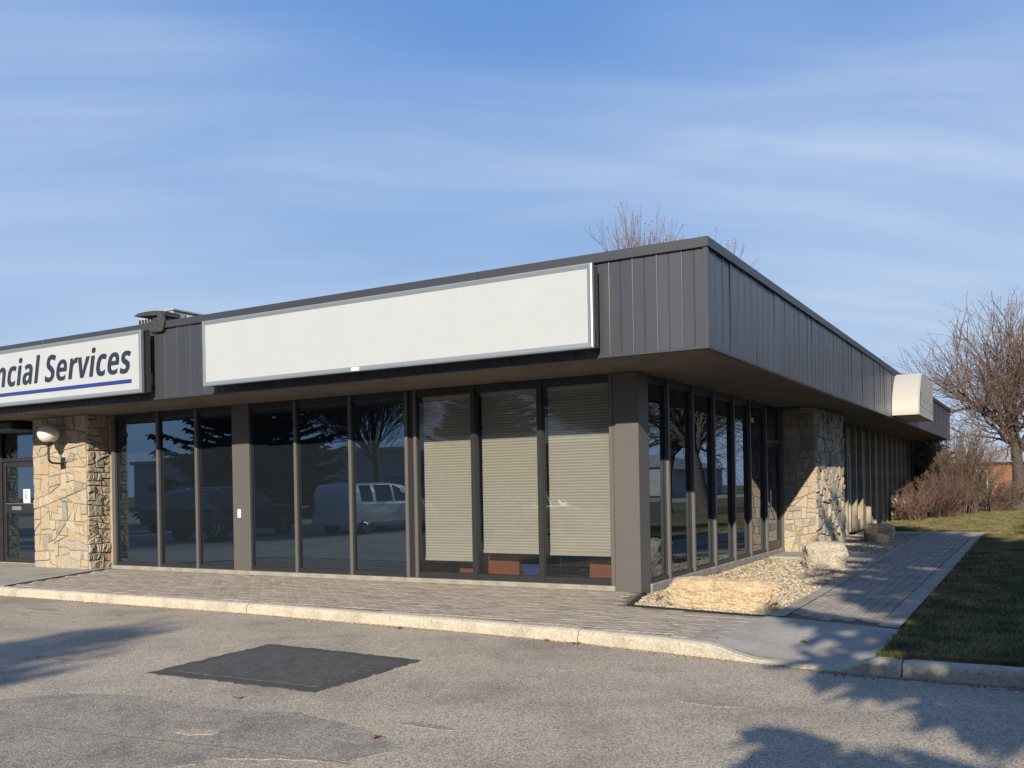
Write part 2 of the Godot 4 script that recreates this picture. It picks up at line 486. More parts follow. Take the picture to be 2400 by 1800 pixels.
# ---------------------------------------------------------------- ground
const LOT := -0.13
const KX := [-40.0, -14.0, -9.5, -4.2, -1.3, 0.7, 1.76, 2.2, 3.4, 4.6, 8.0, 20.0, 40.0]
const KZ := [3.10, 3.10, 3.09, 3.06, 3.17, 3.31, 3.48, 3.57, 3.74, 3.74, 3.78, 3.85, 3.9]
func kz(x: float) -> float:
	for i in KX.size() - 1:
		if x <= KX[i + 1]:
			var t: float = (x - KX[i]) / (KX[i + 1] - KX[i])
			return lerpf(KZ[i], KZ[i + 1], t)
	return KZ[-1]
func kerb_top(x: float) -> float:
	if x < 1.98: return 0.0
	if x < 2.55: return lerpf(0.0, -0.105, smoothstep(1.98, 2.55, x))
	if x < 3.15: return -0.105
	return lerpf(-0.105, 0.0, smoothstep(3.15, 3.55, x))

func sheet(pts: Array, y: float) -> MB:
	# flat polygon in xz, fanned
	var b := MB.new()
	var p := PackedVector3Array()
	for q in pts: p.append(Vector3(q[0], y, q[1]))
	b.poly(p, Vector3.UP)
	return b

func make_grounds() -> void:
	var b := MB.new()
	b.quad(Vector3(-420, -0.17, 420), Vector3(420, -0.17, 420), Vector3(420, -0.17, -420), Vector3(-420, -0.17, -420))
	setting("ground", b.mesh(), M.lawn)
	# parking lot
	var wob := FastNoiseLite.new()
	wob.seed = 3; wob.frequency = 0.25
	b = MB.new()
	for q in [[-60, 2.6, 60, 50]]:
		b.quad(Vector3(q[0], LOT, q[3]), Vector3(q[2], LOT, q[3]), Vector3(q[2], LOT, q[1]), Vector3(q[0], LOT, q[1]))
	var lot := setting("parking_lot", b.mesh(), M.asphalt)
	# repairs with ragged edges lying a few millimetres proud
	ragged(lot, "asphalt_patch", [[-2.09, 6.22], [-2.18, 4.66], [-0.23, 4.73], [-0.22, 6.16]], LOT + 0.006, 0.05, M.patch_edge, 71)
	ragged(lot, "asphalt_patch", [[-1.98, 6.08], [-2.05, 4.80], [-0.36, 4.86], [-0.34, 6.02]], LOT + 0.010, 0.045, M.patch, 73)
	ragged(lot, "asphalt_patch", [[-2.7, 8.9], [-2.5, 7.75], [-2.0, 7.05], [-1.35, 6.85], [-0.75, 6.95], [0.15, 6.72], [0.85, 6.86], [1.35, 7.1], [1.2, 7.45], [0.5, 7.75], [0.2, 8.4], [-0.2, 9.2]], LOT + 0.005, 0.035, M.old_patch, 72)
	for q in [[-7.2, 3.9, 0.35, 0.10], [-6.55, 4.15, 0.22, 0.05], [-6.9, 4.35, 0.12, 0.035], [-3.55, 6.15, 0.3, 0.06], [-0.95, 4.3, 0.16, 0.035], [1.15, 6.6, 0.2, 0.06], [-2.6, 4.9, 0.1, 0.03], [2.6, 5.2, 0.25, 0.07]]:
		var ring := []
		for i in 14:
			var an := TAU * i / 14
			ring.append([q[0] + cos(an) * q[2] * (1.0 + 0.25 * sin(an * 3.0 + q[0])), q[1] + sin(an) * q[3] * (1.0 + 0.3 * cos(an * 2.0 + q[1]))])
		ragged(lot, "oil_stain", ring, LOT + 0.004, 0.02, M.old_patch, int(q[0] * 100) + 900)
	ragged(lot, "asphalt_patch", [[-0.24, 7.42], [-0.12, 7.33], [0.02, 7.32], [0.04, 7.40], [-0.08, 7.48], [-0.22, 7.49]], LOT + 0.009, 0.02, M.asphalt, 74)
	ragged(lot, "sand_seam", [[-1.6, 7.86], [-0.9, 7.77], [-0.27, 7.66], [0.53, 7.545], [1.25, 7.49], [1.25, 7.51], [0.53, 7.57], [-0.27, 7.69], [-0.9, 7.795], [-1.6, 7.88]], LOT + 0.008, 0.012, M.gravel_base, 75)
	# kerb stones
	var kerbs := Node3D.new()
	kerbs.name = "kerb"
	add_child(kerbs)
	kerbs.set_meta("kind", "structure")
	var cuts := [-24.0, -19.0, -14.0, -9.15, -4.2, 0.66, 3.72, 7.2, 12.0, 17.0]
	for i in cuts.size() - 1: kerb_stone(kerbs, cuts[i] + 0.006, cuts[i + 1] - 0.006, i)
	# paved forecourt: bed of sand, then pavers
	var fore := setting("forecourt", sheet([[-10.9, 0.2], [-9.6, 2.99], [-4.2, 2.93], [-1.3, 3.02], [0.7, 3.17], [1.76, 3.33], [1.92, 3.36], [1.95, 1.66], [0.39, 1.36], [0.05, 0.1], [0.05, -0.1], [-10.9, -0.1]], -0.011).mesh(), M.joint)
	lay_pavers(fore)
	# concrete slab before the door on the left
	b = MB.new()
	var pl := PackedVector3Array()
	for q in [[-24.0, -0.2], [-24.0, 2.925], [-9.72, 2.925], [-10.96, 0.2], [-10.96, -0.2]]: pl.append(Vector3(q[0], 0.004, q[1]))
	b.poly(pl, Vector3.UP)
	for i in pl.size():
		var p := pl[i]; var q := pl[(i + 1) % pl.size()]
		b.quad(Vector3(p.x, -0.12, p.z), Vector3(q.x, -0.12, q.z), q, p)
	setting("entrance_slab", b.mesh(), M.concrete)
	# sloped apron from walkway to lot
	b = MB.new()
	var ay := func(x: float, z: float) -> float:
		return lerpf(-0.004, kerb_top(clampf(x, 1.7, 3.14)) + 0.002, smoothstep(1.7, kz(x) - 0.2, z))
	for i in 12:
		for j in 14:
			var P := []
			for q in [[i, j + 1], [i + 1, j + 1], [i + 1, j], [i, j]]:
				var u: float = q[0] / 12.0
				var t: float = q[1] / 14.0
				var xl := lerpf(1.925, 1.80, t); var xr := lerpf(3.475, 3.52, t)
				var x := lerpf(xl, xr, u)
				var z0 := lerpf(1.69 - 0.13 * minf(1.0, u * 8.0), 1.97, u)
				var z := lerpf(z0, kz(x) - 0.168, t)
				P.append(Vector3(x, ay.call(x, z), z))
			b.quad(P[0], P[1], P[2], P[3])
	setting("apron", b.mesh(), M.concrete)
	# walkway
	var wk := setting("walkway", sheet([[2.13, 1.55], [3.47, 1.96], [3.36, -14.4], [1.9, -14.4]], -0.014).mesh(), M.joint)
	b = MB.new()
	# concrete border bands either side, and the crossing path at the far end
	b.quad(Vector3(3.27, 0, 1.9), Vector3(3.475, 0, 1.97), Vector3(3.365, 0, -14.4), Vector3(3.17, 0, -14.4))
	b.quad(Vector3(3.27, -0.1, 1.9), Vector3(3.27, 0, 1.9), Vector3(3.17, 0, -14.4), Vector3(3.17, -0.1, -14.4))
	b.quad(Vector3(2.13, 0, 1.56), Vector3(2.29, 0, 1.6), Vector3(2.06, 0, -14.4), Vector3(1.9, 0, -14.4))
	b.quad(Vector3(2.13, -0.1, 1.56), Vector3(2.13, 0, 1.56), Vector3(1.9, 0, -14.4), Vector3(1.9, -0.1, -14.4))
	part(wk, "border", b.mesh(), M.walk_pavers[0])
	b = MB.new()
	b.box(Vector3(0.3, -0.1, -15.75), Vector3(3.42, 0.003, -14.4))
	part(wk, "crossing_slab", b.mesh(), M.concrete)
	lay_walk(wk)
	b = MB.new()
	b.bbox(Vector3(0.1, -0.12, -7.5), Vector3(1.985, 0.008, -6.2), 0.01)
	setting("door_slab", b.mesh(), M.concrete)
	# gravel bed and its pebbles
	setting("gravel_bed", sheet([[0.05, 0.05], [0.39, 1.37], [2.1, 1.66], [2.13, 1.5], [1.9, -14.4], [0.02, -14.4]], -0.06).mesh(), M.gravel_base)
	edging()
	pebbles()
	# lawn, a low raised sheet behind the kerb with an uneven edge
	b = MB.new()
	var rows := 90
	for j in rows:
		var t0 := float(j) / rows; var t1 := float(j + 1) / rows
		var z0 := lerpf(3.57, -16.0, t0); var z1 := lerpf(3.57, -16.0, t1)
		var e := func(z: float) -> float: return lerpf(3.362, 3.525, clampf((z + 14.4) / 17.9, 0, 1)) + 0.018 * wob.get_noise_1d(z * 14.0)
		b.quad(Vector3(e.call(z0), -0.012, z0), Vector3(60, -0.012, z0 + (0.12 if j == 0 else 0.0)), Vector3(60, -0.012, z1), Vector3(e.call(z1), -0.012, z1))
		b.quad(Vector3(e.call(z1), -0.15, z1), Vector3(e.call(z0), -0.15, z0), Vector3(e.call(z0), -0.012, z0), Vector3(e.call(z1), -0.012, z1))
	b.quad(Vector3(0.02, -0.016, -15.75), Vector3(3.4, -0.016, -15.75), Vector3(3.4, -0.016, -30.0), Vector3(0.02, -0.016, -30.0))
	b.quad(Vector3(3.4, -0.014, -16.0), Vector3(60, -0.014, -16.0), Vector3(60, -0.014, -30.0), Vector3(3.4, -0.014, -30.0))
	b.quad(Vector3(-60, -0.014, -30.0), Vector3(60, -0.014, -30.0), Vector3(60, -0.014, -190.0), Vector3(-60, -0.014, -190.0))
	setting("lawn", b.mesh(), M.lawn)
	grass()
	grit()
	# a side street crossing the lawn to the north-east, seen in the window glass
	b = MB.new()
	b.quad(Vector3(20, 0.0, 60), Vector3(27, 0.0, 60), Vector3(27, 0.0, -150), Vector3(20, 0.0, -150))
	setting("road", b.mesh(), M.asphalt)

func ragged(parent: Node, called: String, pts: Array, y: float, amp: float, mat: Material, sd: int) -> void:
	var r := RandomNumberGenerator.new()
	r.seed = sd
	var c := Vector2.ZERO
	for q in pts: c += Vector2(q[0], q[1])
	c /= pts.size()
	var ring := PackedVector2Array()
	for i in pts.size():
		var p := Vector2(pts[i][0], pts[i][1]); var q := Vector2(pts[(i + 1) % pts.size()][0], pts[(i + 1) % pts.size()][1])
		var k := maxi(2, int(p.distance_to(q) / 0.05))
		for j in k: ring.append(p.lerp(q, float(j) / k) + Vector2(r.randf_range(-1, 1), r.randf_range(-1, 1)) * amp * 0.45)
	var b := MB.new()
	var tr := Geometry2D.triangulate_polygon(ring)
	for i in range(0, tr.size(), 3):
		b._t(Vector3(ring[tr[i]].x, y, ring[tr[i]].y), Vector3(ring[tr[i + 1]].x, y, ring[tr[i + 1]].y), Vector3(ring[tr[i + 2]].x, y, ring[tr[i + 2]].y), Vector3.UP)
	for i in ring.size():
		var p := ring[i]; var q := ring[(i + 1) % ring.size()]
		var po := p + (p - c).normalized() * 0.012; var qo := q + (q - c).normalized() * 0.012
		b._q(Vector3(p.x, y, p.y), Vector3(q.x, y, q.y), Vector3(qo.x, y - 0.012, qo.y), Vector3(po.x, y - 0.012, po.y), Vector3.UP)
	part(parent, called, b.mesh(), mat)

func kerb_stone(parent: Node, x0: float, x1: float, sd: int) -> void:
	var f := FastNoiseLite.new()
	f.seed = 100 + sd; f.frequency = 2.2; f.fractal_octaves = 3
	var b := MB.new()
	var k := maxi(6, int((x1 - x0) / 0.09))
	var prev := []
	for i in k + 1:
		var x := lerpf(x0, x1, float(i) / k)
		var z := kz(x)
		var h := kerb_top(x)
		var e := 0.012 * f.get_noise_2d(x * 2.0, 1.0)
		var end := 0.012 if i == 0 or i == k else 0.0
		var drop := h < -0.02
		var row := [Vector3(x, -0.2, z), Vector3(x, minf(-0.118, h - 0.012), z + e * 0.3), Vector3(x, h - 0.045 - end + (0.03 if drop else 0.0), z - 0.012 + e), Vector3(x, h - 0.016 - end, z - 0.028 + e * 0.8), Vector3(x, h - end * 0.6 + 0.2 * e, z - 0.058), Vector3(x, h - end * 0.6 + 0.004 * f.get_noise_2d(x * 3.0, 9.0), z - 0.165), Vector3(x, -0.2, z - 0.168)]
		if i > 0:
			for j in row.size() - 1:
				b.quad(prev[j], row[j], row[j + 1], prev[j + 1])
		if i == 0 or i == k:
			var pp := PackedVector3Array(row)
			b.poly(pp, Vector3(-1 if i == 0 else 1, 0, 0))
		prev = row
	part(parent, "kerb_stone", b.mesh(), M.kerb)

# one keyed (zigzag-sided) paver, long side along x, centred, top at y = 0
func paver_shape(l: float, w: float, amp: float, gap: float) -> MB:
	var out := PackedVector2Array()
	var n := 4
	for i in n + 1:
		out.append(Vector2(-l / 2 + l * i / n, -w / 2 + amp * (1 if i % 2 == 0 else -1)))
	for i in n + 1:
		out.append(Vector2(l / 2 - l * i / n, w / 2 + amp * (1 if i % 2 == 0 else -1)))
	var b := MB.new()
	var ring0 := []; var ring1 := []; var ring2 := []
	for p in out:
		var s := Vector2((l - gap) / l, (w - gap) / w)
		var a := p * s
		var c := p * Vector2((l - gap - 0.012) / l, (w - gap - 0.012) / w)
		ring0.append(Vector3(a.x, -0.05, a.y)); ring1.append(Vector3(a.x, -0.005, a.y)); ring2.append(Vector3(c.x, 0, c.y))
	var m := out.size()
	for i in m:
		var j := (i + 1) % m
		b._q(ring0[i], ring0[j], ring1[j], ring1[i], Vector3(ring0[i].x + ring0[j].x, 0, ring0[i].z + ring0[j].z))
		b._q(ring1[i], ring1[j], ring2[j], ring2[i], Vector3.UP)
	for i in n:
		b._q(ring2[i], ring2[i + 1], ring2[m - 2 - i], ring2[m - 1 - i], Vector3.UP)
	return b

func inside(p: Vector2, poly: PackedVector2Array) -> bool:
	return Geometry2D.is_point_in_polygon(p, poly)

func lay_set(parent: Node, spots: Array, shape: MB, mats: Array, called: String, eye: Vector2) -> void:
	# the nearest 300 pieces as parts of their own, the rest joined
	spots.sort_custom(func(a, b): return Vector2(a[0], a[1]).distance_squared_to(eye) < Vector2(b[0], b[1]).distance_squared_to(eye))
	var r := RandomNumberGenerator.new()
	r.seed = 77
	var me := shape.mesh()
	var rest := []
	for m in mats: rest.append(MB.new())
	for i in spots.size():
		var s = spots[i]
		var bs := Basis(Vector3.UP, s[2]) * Basis(Vector3.RIGHT, r.randf_range(-0.006, 0.006)) * Basis(Vector3.BACK, r.randf_range(-0.006, 0.006))
		var x := Transform3D(bs, Vector3(s[0], r.randf_range(-0.003, 0.002), s[1]))
		var k := r.randi() % mats.size()
		if i < 300: part(parent, called, me, mats[k], x)
		else: rest[k].add(shape, x)
	for k in mats.size():
		if rest[k].v.size() > 0:
			var o := part(parent, called + "_field", rest[k].mesh(), mats[k])
			o.set_meta("kind", "stuff")

func lay_pavers(parent: Node) -> void:
	var poly := PackedVector2Array()
	for q in [[-10.82, 0.2], [-9.66, 2.90], [-4.2, 2.86], [-1.3, 2.95], [0.7, 3.125], [1.76, 3.29], [2.1, 3.34], [2.08, 1.70], [0.37, 1.44], [-0.02, 0.06], [-10.82, 0.06]]: poly.append(Vector2(q[0], q[1]))
	var l := 0.225; var w := 0.1125
	var spots := []
	for j in 34:
		for i in 64:
			var x := -11.2 + i * l + (l / 2 if j % 2 == 1 else 0.0)
			var z := -0.05 + j * w
			# clip by centre; near edges by the corners as well
			var ok := inside(Vector2(x, z), poly)
			for s in [[-1, -1], [1, -1], [1, 1], [-1, 1]]:
				if not inside(Vector2(x + s[0] * l * 0.40, z + s[1] * w * 0.4), poly): ok = false
			if ok: spots.append([x, z, 0.0])
	lay_set(parent, spots, paver_shape(l, w, 0.011, 0.006), M.pavers, "paver", Vector2(2.0, 6.0))

func lay_walk(parent: Node) -> void:
	var l := 0.24; var w := 0.118
	var spots := []
	for i in 8:
		for j in 70:
			var z := 1.56 - l / 2 - j * l + (l / 2 if i % 2 == 1 else 0.0)
			if z - l / 2 < -14.4: continue
			var t := (1.6 - z) / 16.0
			var x := lerpf(2.355, 2.122, t) + i * lerpf(0.121, 0.1375, t) * 0.985
			if z > 1.5 + 0.09 * i - 0.1: continue
			spots.append([x, z, PI / 2 - 0.0108])
	lay_set(parent, spots, paver_shape(l, w, 0.008, 0.007), M.walk_pavers, "paver", Vector2(3.0, 4.0))

func edging() -> void:
	# dark plastic edging strip round the gravel
	var b := MB.new()
	var line := [[0.06, 0.04], [0.385, 1.385], [2.095, 1.675]]
	for i in line.size() - 1:
		var p := Vector3(line[i][0], 0, line[i][1]); var q := Vector3(line[i + 1][0], 0, line[i + 1][1])
		var d := (q - p).normalized(); var s := Vector3(-d.z, 0, d.x) * 0.006
		b.quad(p - s + Vector3(0, 0.012, 0), q - s + Vector3(0, 0.012, 0), q + s + Vector3(0, 0.012, 0), p + s + Vector3(0, 0.012, 0))
		b.quad(p + s - Vector3(0, 0.1, 0), q + s - Vector3(0, 0.1, 0), q + s + Vector3(0, 0.012, 0), p + s + Vector3(0, 0.012, 0))
		b.quad(q - s - Vector3(0, 0.1, 0), p - s - Vector3(0, 0.1, 0), p - s + Vector3(0, 0.012, 0), q - s + Vector3(0, 0.012, 0))
	var o := part(self, "bed_edging", b.mesh(), M.black)
	o.set_meta("kind", "structure")

func multi(called: String, mesh: Mesh, xs: Array, cols: Array, mat: Material) -> MultiMeshInstance3D:
	var mm := MultiMesh.new()
	mm.transform_format = MultiMesh.TRANSFORM_3D
	mm.use_colors = true
	mm.mesh = mesh
	mm.instance_count = xs.size()
	for i in xs.size():
		mm.set_instance_transform(i, xs[i])
		mm.set_instance_color(i, cols[i])
	var o := MultiMeshInstance3D.new()
	o.multimesh = mm
	o.material_override = null
	mesh.surface_set_material(0, mat)
	put(self, o, called)
	o.set_meta("kind", "stuff")
	return o

func rock_shape(sd: int, flat: float) -> MB:
	# small rounded stone from a squashed octahedron split once
	var r := RandomNumberGenerator.new()
	r.seed = sd
	var f := FastNoiseLite.new()
	f.seed = sd; f.frequency = 0.9
	var b := MB.new()
	var ax := [Vector3.RIGHT, Vector3.UP, Vector3.BACK]
	var pt := func(d: Vector3) -> Vector3:
		d = d.normalized()
		return d * Vector3(1.0, flat, 0.8) * (1.0 + 0.35 * f.get_noise_3dv(d * 1.3))
	for sx in [-1.0, 1.0]:
		for sy in [-1.0, 1.0]:
			for sz in [-1.0, 1.0]:
				var a: Vector3 = ax[0] * sx; var c: Vector3 = ax[1] * sy; var e: Vector3 = ax[2] * sz
				var ac := a + c; var ce := c + e; var ea := e + a
				for t in [[a, ac, ea], [ac, c, ce], [ea, ce, e], [ac, ce, ea]]:
					var P: Vector3 = pt.call(t[0]); var Q: Vector3 = pt.call(t[1]); var R: Vector3 = pt.call(t[2])
					var out := P + Q + R
					if (Q - P).cross(R - P).dot(out) < 0.0:
						var s := Q; Q = R; R = s
					b.trin(P, Q, R, P.normalized(), Q.normalized(), R.normalized())
	return b

func pebbles() -> void:
	var r := RandomNumberGenerator.new()
	r.seed = 404
	var poly := PackedVector2Array()
	for q in [[0.1, 0.1], [0.41, 1.34], [2.05, 1.62], [2.09, 1.48], [1.87, -14.3], [0.06, -14.3]]: poly.append(Vector2(q[0], q[1]))
	var hues := [Color(0.50, 0.42, 0.30), Color(0.58, 0.51, 0.39), Color(0.40, 0.32, 0.22), Color(0.47, 0.41, 0.32), Color(0.28, 0.22, 0.155), Color(0.62, 0.58, 0.49), Color(0.40, 0.28, 0.18)]
	for kind in 1:
		var xs := []; var cols := []
		for i in 46000:
			# denser towards the near end, where single pebbles show
			var z := 1.65 - 16.0 * pow(r.randf(), 1.5)
			var x := r.randf_range(0.06, 2.1)
			if not inside(Vector2(x, z), poly): continue
			if z < -6.15 and z > -7.55 and x < 2.0: continue
			var s := r.randf_range(0.011, 0.023) * (1.0 + 0.04 * maxf(0.0, -z))
			xs.append(Transform3D(Basis.from_euler(Vector3(r.randf_range(-0.5, 0.5), r.randf() * TAU, r.randf_range(-0.5, 0.5))).scaled(Vector3(s * r.randf_range(0.8, 1.3), s * r.randf_range(0.7, 1.1), s)), Vector3(x, -0.052 + r.randf() * 0.022, z)))
			cols.append(hues[r.randi() % hues.size()] * r.randf_range(0.62, 0.98))
		var o := multi("pebbles", rock_shape(40 + kind, 0.62).mesh(), xs, cols, M.pebble)
		meta(o, "pale river pebbles covering the bed along the windows", "gravel")

func grass() -> void:
	var r := RandomNumberGenerator.new()
	r.seed = 808
	var f := FastNoiseLite.new()
	f.seed = 6; f.frequency = 0.9; f.fractal_octaves = 3
	for kind in 1:
		var b := MB.new()
		for k in 9:
			var a := r.randf() * TAU
			var lean := r.randf_range(0.2, 0.9)
			var p := Vector3(r.randf_range(-0.03, 0.03), 0, r.randf_range(-0.03, 0.03))
			var d := Vector3(cos(a), 0, sin(a))
			var s := Vector3(-d.z, 0, d.x) * 0.0028
			var h := r.randf_range(0.025, 0.05)
			var m := p + Vector3(0, h * 0.6, 0) + d * lean * h * 0.35
			var t := p + Vector3(0, h, 0) + d * lean * h
			b.quad(p - s, p + s, m + s * 0.8, m - s * 0.8)
			b.tri(m - s * 0.8, m + s * 0.8, t)
		var xs := []; var cols := []
		for i in 80000:
			var z := 3.55 - 40.0 * pow(r.randf(), 2.0)
			var x := r.randf_range(3.4, 6.0)
			if z < -16.0: x = r.randf_range(0.2, 7.0)
			var e := lerpf(3.362, 3.525, clampf((z + 14.4) / 17.9, 0, 1))
			if z > -15.8 and x < e + 0.01: continue
			var sc := r.randf_range(0.7, 1.25) * (1.0 + 0.03 * maxf(0.0, -z))
			xs.append(Transform3D(Basis(Vector3.UP, r.randf() * TAU).scaled(Vector3(sc, sc, sc)), Vector3(x, -0.014, z)))
			var t := clampf(0.5 + 0.9 * f.get_noise_2d(x * 1.4, z * 1.4) + r.randf_range(-0.3, 0.3), 0, 1)
			var c := Color(0.07, 0.082, 0.026).lerp(Color(0.27, 0.215, 0.10), t)
			cols.append(c)
		var o := multi("grass", b.mesh(), xs, cols, M.blade)
		meta(o, "short autumn grass turning straw yellow beside the walkway", "grass")

func grit() -> void:
	# sand, chips and leaf crumbs gathered in the gutter at the foot of the kerb
	var r := RandomNumberGenerator.new()
	r.seed = 515
	var xs := []; var cols := []
	var hues := [Color(0.30, 0.24, 0.17), Color(0.22, 0.15, 0.09), Color(0.42, 0.36, 0.28), Color(0.16, 0.09, 0.05)]
	for i in 5200:
		var x := r.randf_range(-11.0, 4.8)
		var d := absf(r.randfn(0.0, 0.045)) * (1.0 + 0.6 * sin(x * 1.7) + 0.5 * sin(x * 4.1 + 1.0))
		var s := r.randf_range(0.003, 0.009)
		xs.append(Transform3D(Basis.from_euler(Vector3(0, r.randf() * TAU, 0)).scaled(Vector3(s * r.randf_range(1.0, 2.0), s * 0.6, s)), Vector3(x, LOT + 0.003, kz(x) + 0.006 + absf(d))))
		cols.append(hues[r.randi() % 4])
	var o := multi("gutter_grit", rock_shape(90, 0.6).mesh(), xs, cols, M.pebble)
	meta(o, "sandy grit and leaf crumbs along the foot of the kerb", "grit")

# ---------------------------------------------------------------- building
const SOF := 2.97
const TOP := 4.205
const FZ := 1.55     # face of the fascia towards the lot
const FX := 1.496    # face of the fascia along the walkway
const FAR := -29.2
var house: Node3D

func make_building() -> void:
	house = thing("office_building", "low office building with dark metal fascia, tinted windows and stone piers", "building")
	# floor, roof, inner and outer walls (all with thickness)
	bpart(house, "floor", Vector3(-24, -0.05, FAR + 0.3), Vector3(-0.16, 0.05, -0.13), M.carpet)
	bpart(house, "ceiling", Vector3(-23.9, 2.88, FAR + 0.4), Vector3(-0.13, 2.94, -0.13), M.wall_in)
	bpart(house, "soffit", Vector3(-24, SOF, FAR), Vector3(FX - 0.06, SOF + 0.07, FZ - 0.06), M.stucco, 0.002)
	bpart(house, "roof", Vector3(-24, 3.95, FAR), Vector3(FX - 0.05, 4.05, FZ - 0.05), M.roofing)
	bpart(house, "wall", Vector3(-24, 0, FAR), Vector3(-0.12, SOF - 0.003, FAR + 0.25), M.block)
	bpart(house, "wall", Vector3(-24, 0, FAR + 0.255), Vector3(-23.75, SOF - 0.003, -0.1), M.block)
	bpart(house, "wall", Vector3(-23.7, 0.05, -8.25), Vector3(-0.2, 2.88, -8.1), M.wall_in)
	bpart(house, "wall", Vector3(-23.7, 0.05, -0.32), Vector3(-15.0, SOF - 0.003, -0.12), M.block)
	bpart(house, "wall", Vector3(-0.32, -0.1, FAR), Vector3(-0.14, SOF - 0.003, -8.0), M.block)
	# concrete footing under the glass
	bpart(house, "foundation", Vector3(-11.0, -0.15, -0.16), Vector3(-0.37, 0.055, 0.028), M.foundation, 0.008)
	bpart(house, "foundation", Vector3(-0.16, -0.2, -7.84), Vector3(0.028, 0.06, -0.352), M.foundation, 0.008)
	bpart(house, "foundation", Vector3(-14.9, -0.15, -0.2), Vector3(-12.8, 0.02, 0.0), M.foundation, 0.008)
	fascia()
	columns()
	windows_front()
	windows_side()
	far_side()
	entrance()
	piers()

func panel_shape(hgt: float, rib: float) -> MB:
	var b := MB.new()
	var pr := [Vector2(0, 0), Vector2(0.001, rib), Vector2(0.011, rib), Vector2(0.015, rib * 0.85), Vector2(0.021, 0.002), Vector2(0.145, 0.0015), Vector2(0.149, -0.006), Vector2(0.153, -0.006), Vector2(0.162, 0.002), Vector2(0.3, 0.001)]
	if rib < 0.01: pr = [Vector2(0, 0), Vector2(0.03, rib), Vector2(0.042, rib), Vector2(0.06, 0.001), Vector2(0.143, 0.0015), Vector2(0.149, -0.004), Vector2(0.156, 0.0015), Vector2(0.3, 0.0)]
	for i in pr.size() - 1:
		var p: Vector2 = pr[i]; var q: Vector2 = pr[i + 1]
		b.quad(Vector3(p.x, 0, p.y), Vector3(q.x, 0, q.y), Vector3(q.x, hgt, q.y), Vector3(p.x, hgt, p.y))
	return b

func fascia() -> void:
	var f := group3(house, "fascia")
	# backing that closes the box behind the panels
	var b := MB.new()
	b.box(Vector3(-24, SOF + 0.08, FZ - 0.10), Vector3(FX - 0.03, TOP - 0.1, FZ - 0.03))
	b.box(Vector3(FX - 0.10, SOF + 0.08, FAR), Vector3(FX - 0.03, TOP - 0.1, FZ - 0.101))
	part(f, "backing", b.mesh(), M.sign_box)
	var r := RandomNumberGenerator.new()
	r.seed = 501
	var me := panel_shape(1.118, 0.0125).mesh()
	var low := panel_shape(1.118, 0.009).mesh()
	var n1 := 50
	for i in 85:
		var x := FX - 0.018 - (i + 1) * 0.30
		part(f, "panel", me, M.fascia[r.randi() % 4], Transform3D(Basis(Vector3.UP, r.randf_range(-0.007, 0.007)) * Basis(Vector3.RIGHT, r.randf_range(-0.003, 0.003)), Vector3(x, SOF + 0.008, FZ - 0.022)))
	for i in 102:
		var z := FZ - 0.018 - i * 0.30
		part(f, "panel", low, M.fascia[r.randi() % 4], Transform3D(Basis(Vector3.UP, PI / 2 + r.randf_range(-0.012, 0.012)) * Basis(Vector3.RIGHT, r.randf_range(-0.004, 0.004)), Vector3(FX - 0.022, SOF + 0.008, z)))
	# corner post, drip edge below, cap flashing above
	b = MB.new()
	b.bbox(Vector3(FX - 0.05, SOF + 0.004, FZ - 0.05), Vector3(FX + 0.002, TOP - 0.105, FZ + 0.002), 0.003)
	part(f, "corner_trim", b.mesh(), M.fascia[0])
	b = MB.new()
	b.box(Vector3(-24, SOF - 0.016, FZ - 0.07), Vector3(FX + 0.004, SOF + 0.012, FZ + 0.004))
	b.box(Vector3(FX - 0.07, SOF - 0.016, FAR), Vector3(FX + 0.004, SOF + 0.012, FZ - 0.0701))
	part(f, "drip_edge", b.mesh(), M.cap)
	for k in 8:
		var x1 := FX + 0.018 - k * 3.05
		bpart(f, "cap", Vector3(x1 - 3.047, TOP - 0.115, FZ - 0.28), Vector3(x1, TOP, FZ + 0.018), M.cap, 0.005)
	for k in 10:
		var z1 := FZ - 0.282 - k * 3.05
		bpart(f, "cap", Vector3(FX - 0.28, TOP - 0.115, maxf(z1 - 3.047, FAR)), Vector3(FX + 0.018, TOP, z1), M.cap, 0.005)

func columns() -> void:
	var b := MB.new()
	b.bbox(Vector3(-0.37, -0.06, -0.35), Vector3(0, SOF - 0.002, 0), 0.005)
	part(house, "column", b.mesh(), M.bronze)
	b = MB.new()
	b.bbox(Vector3(-7.68, -0.06, -0.35), Vector3(-7.32, SOF - 0.002, 0.0), 0.005)
	var c := part(house, "column", b.mesh(), M.bronze)
	# outlet plate on the second column
	b = MB.new()
	b.bbox(Vector3(-7.55, 0.98, 0.0), Vector3(-7.475, 1.13, 0.022), 0.004)
	part(c, "outlet", b.mesh(), M.white)

func upright(x: float, w: float, mat: Material, front := true, z0 := -0.13, z1 := 0.0, y0 := 0.056, y1 := SOF - 0.004) -> void:
	if front: bpart(house, "mullion", Vector3(x - w / 2, y0, z0), Vector3(x + w / 2, y1, z1), mat, 0.004)
	else: bpart(house, "mullion", Vector3(z0, y0, x - w / 2), Vector3(z1, y1, x + w / 2), mat, 0.004)

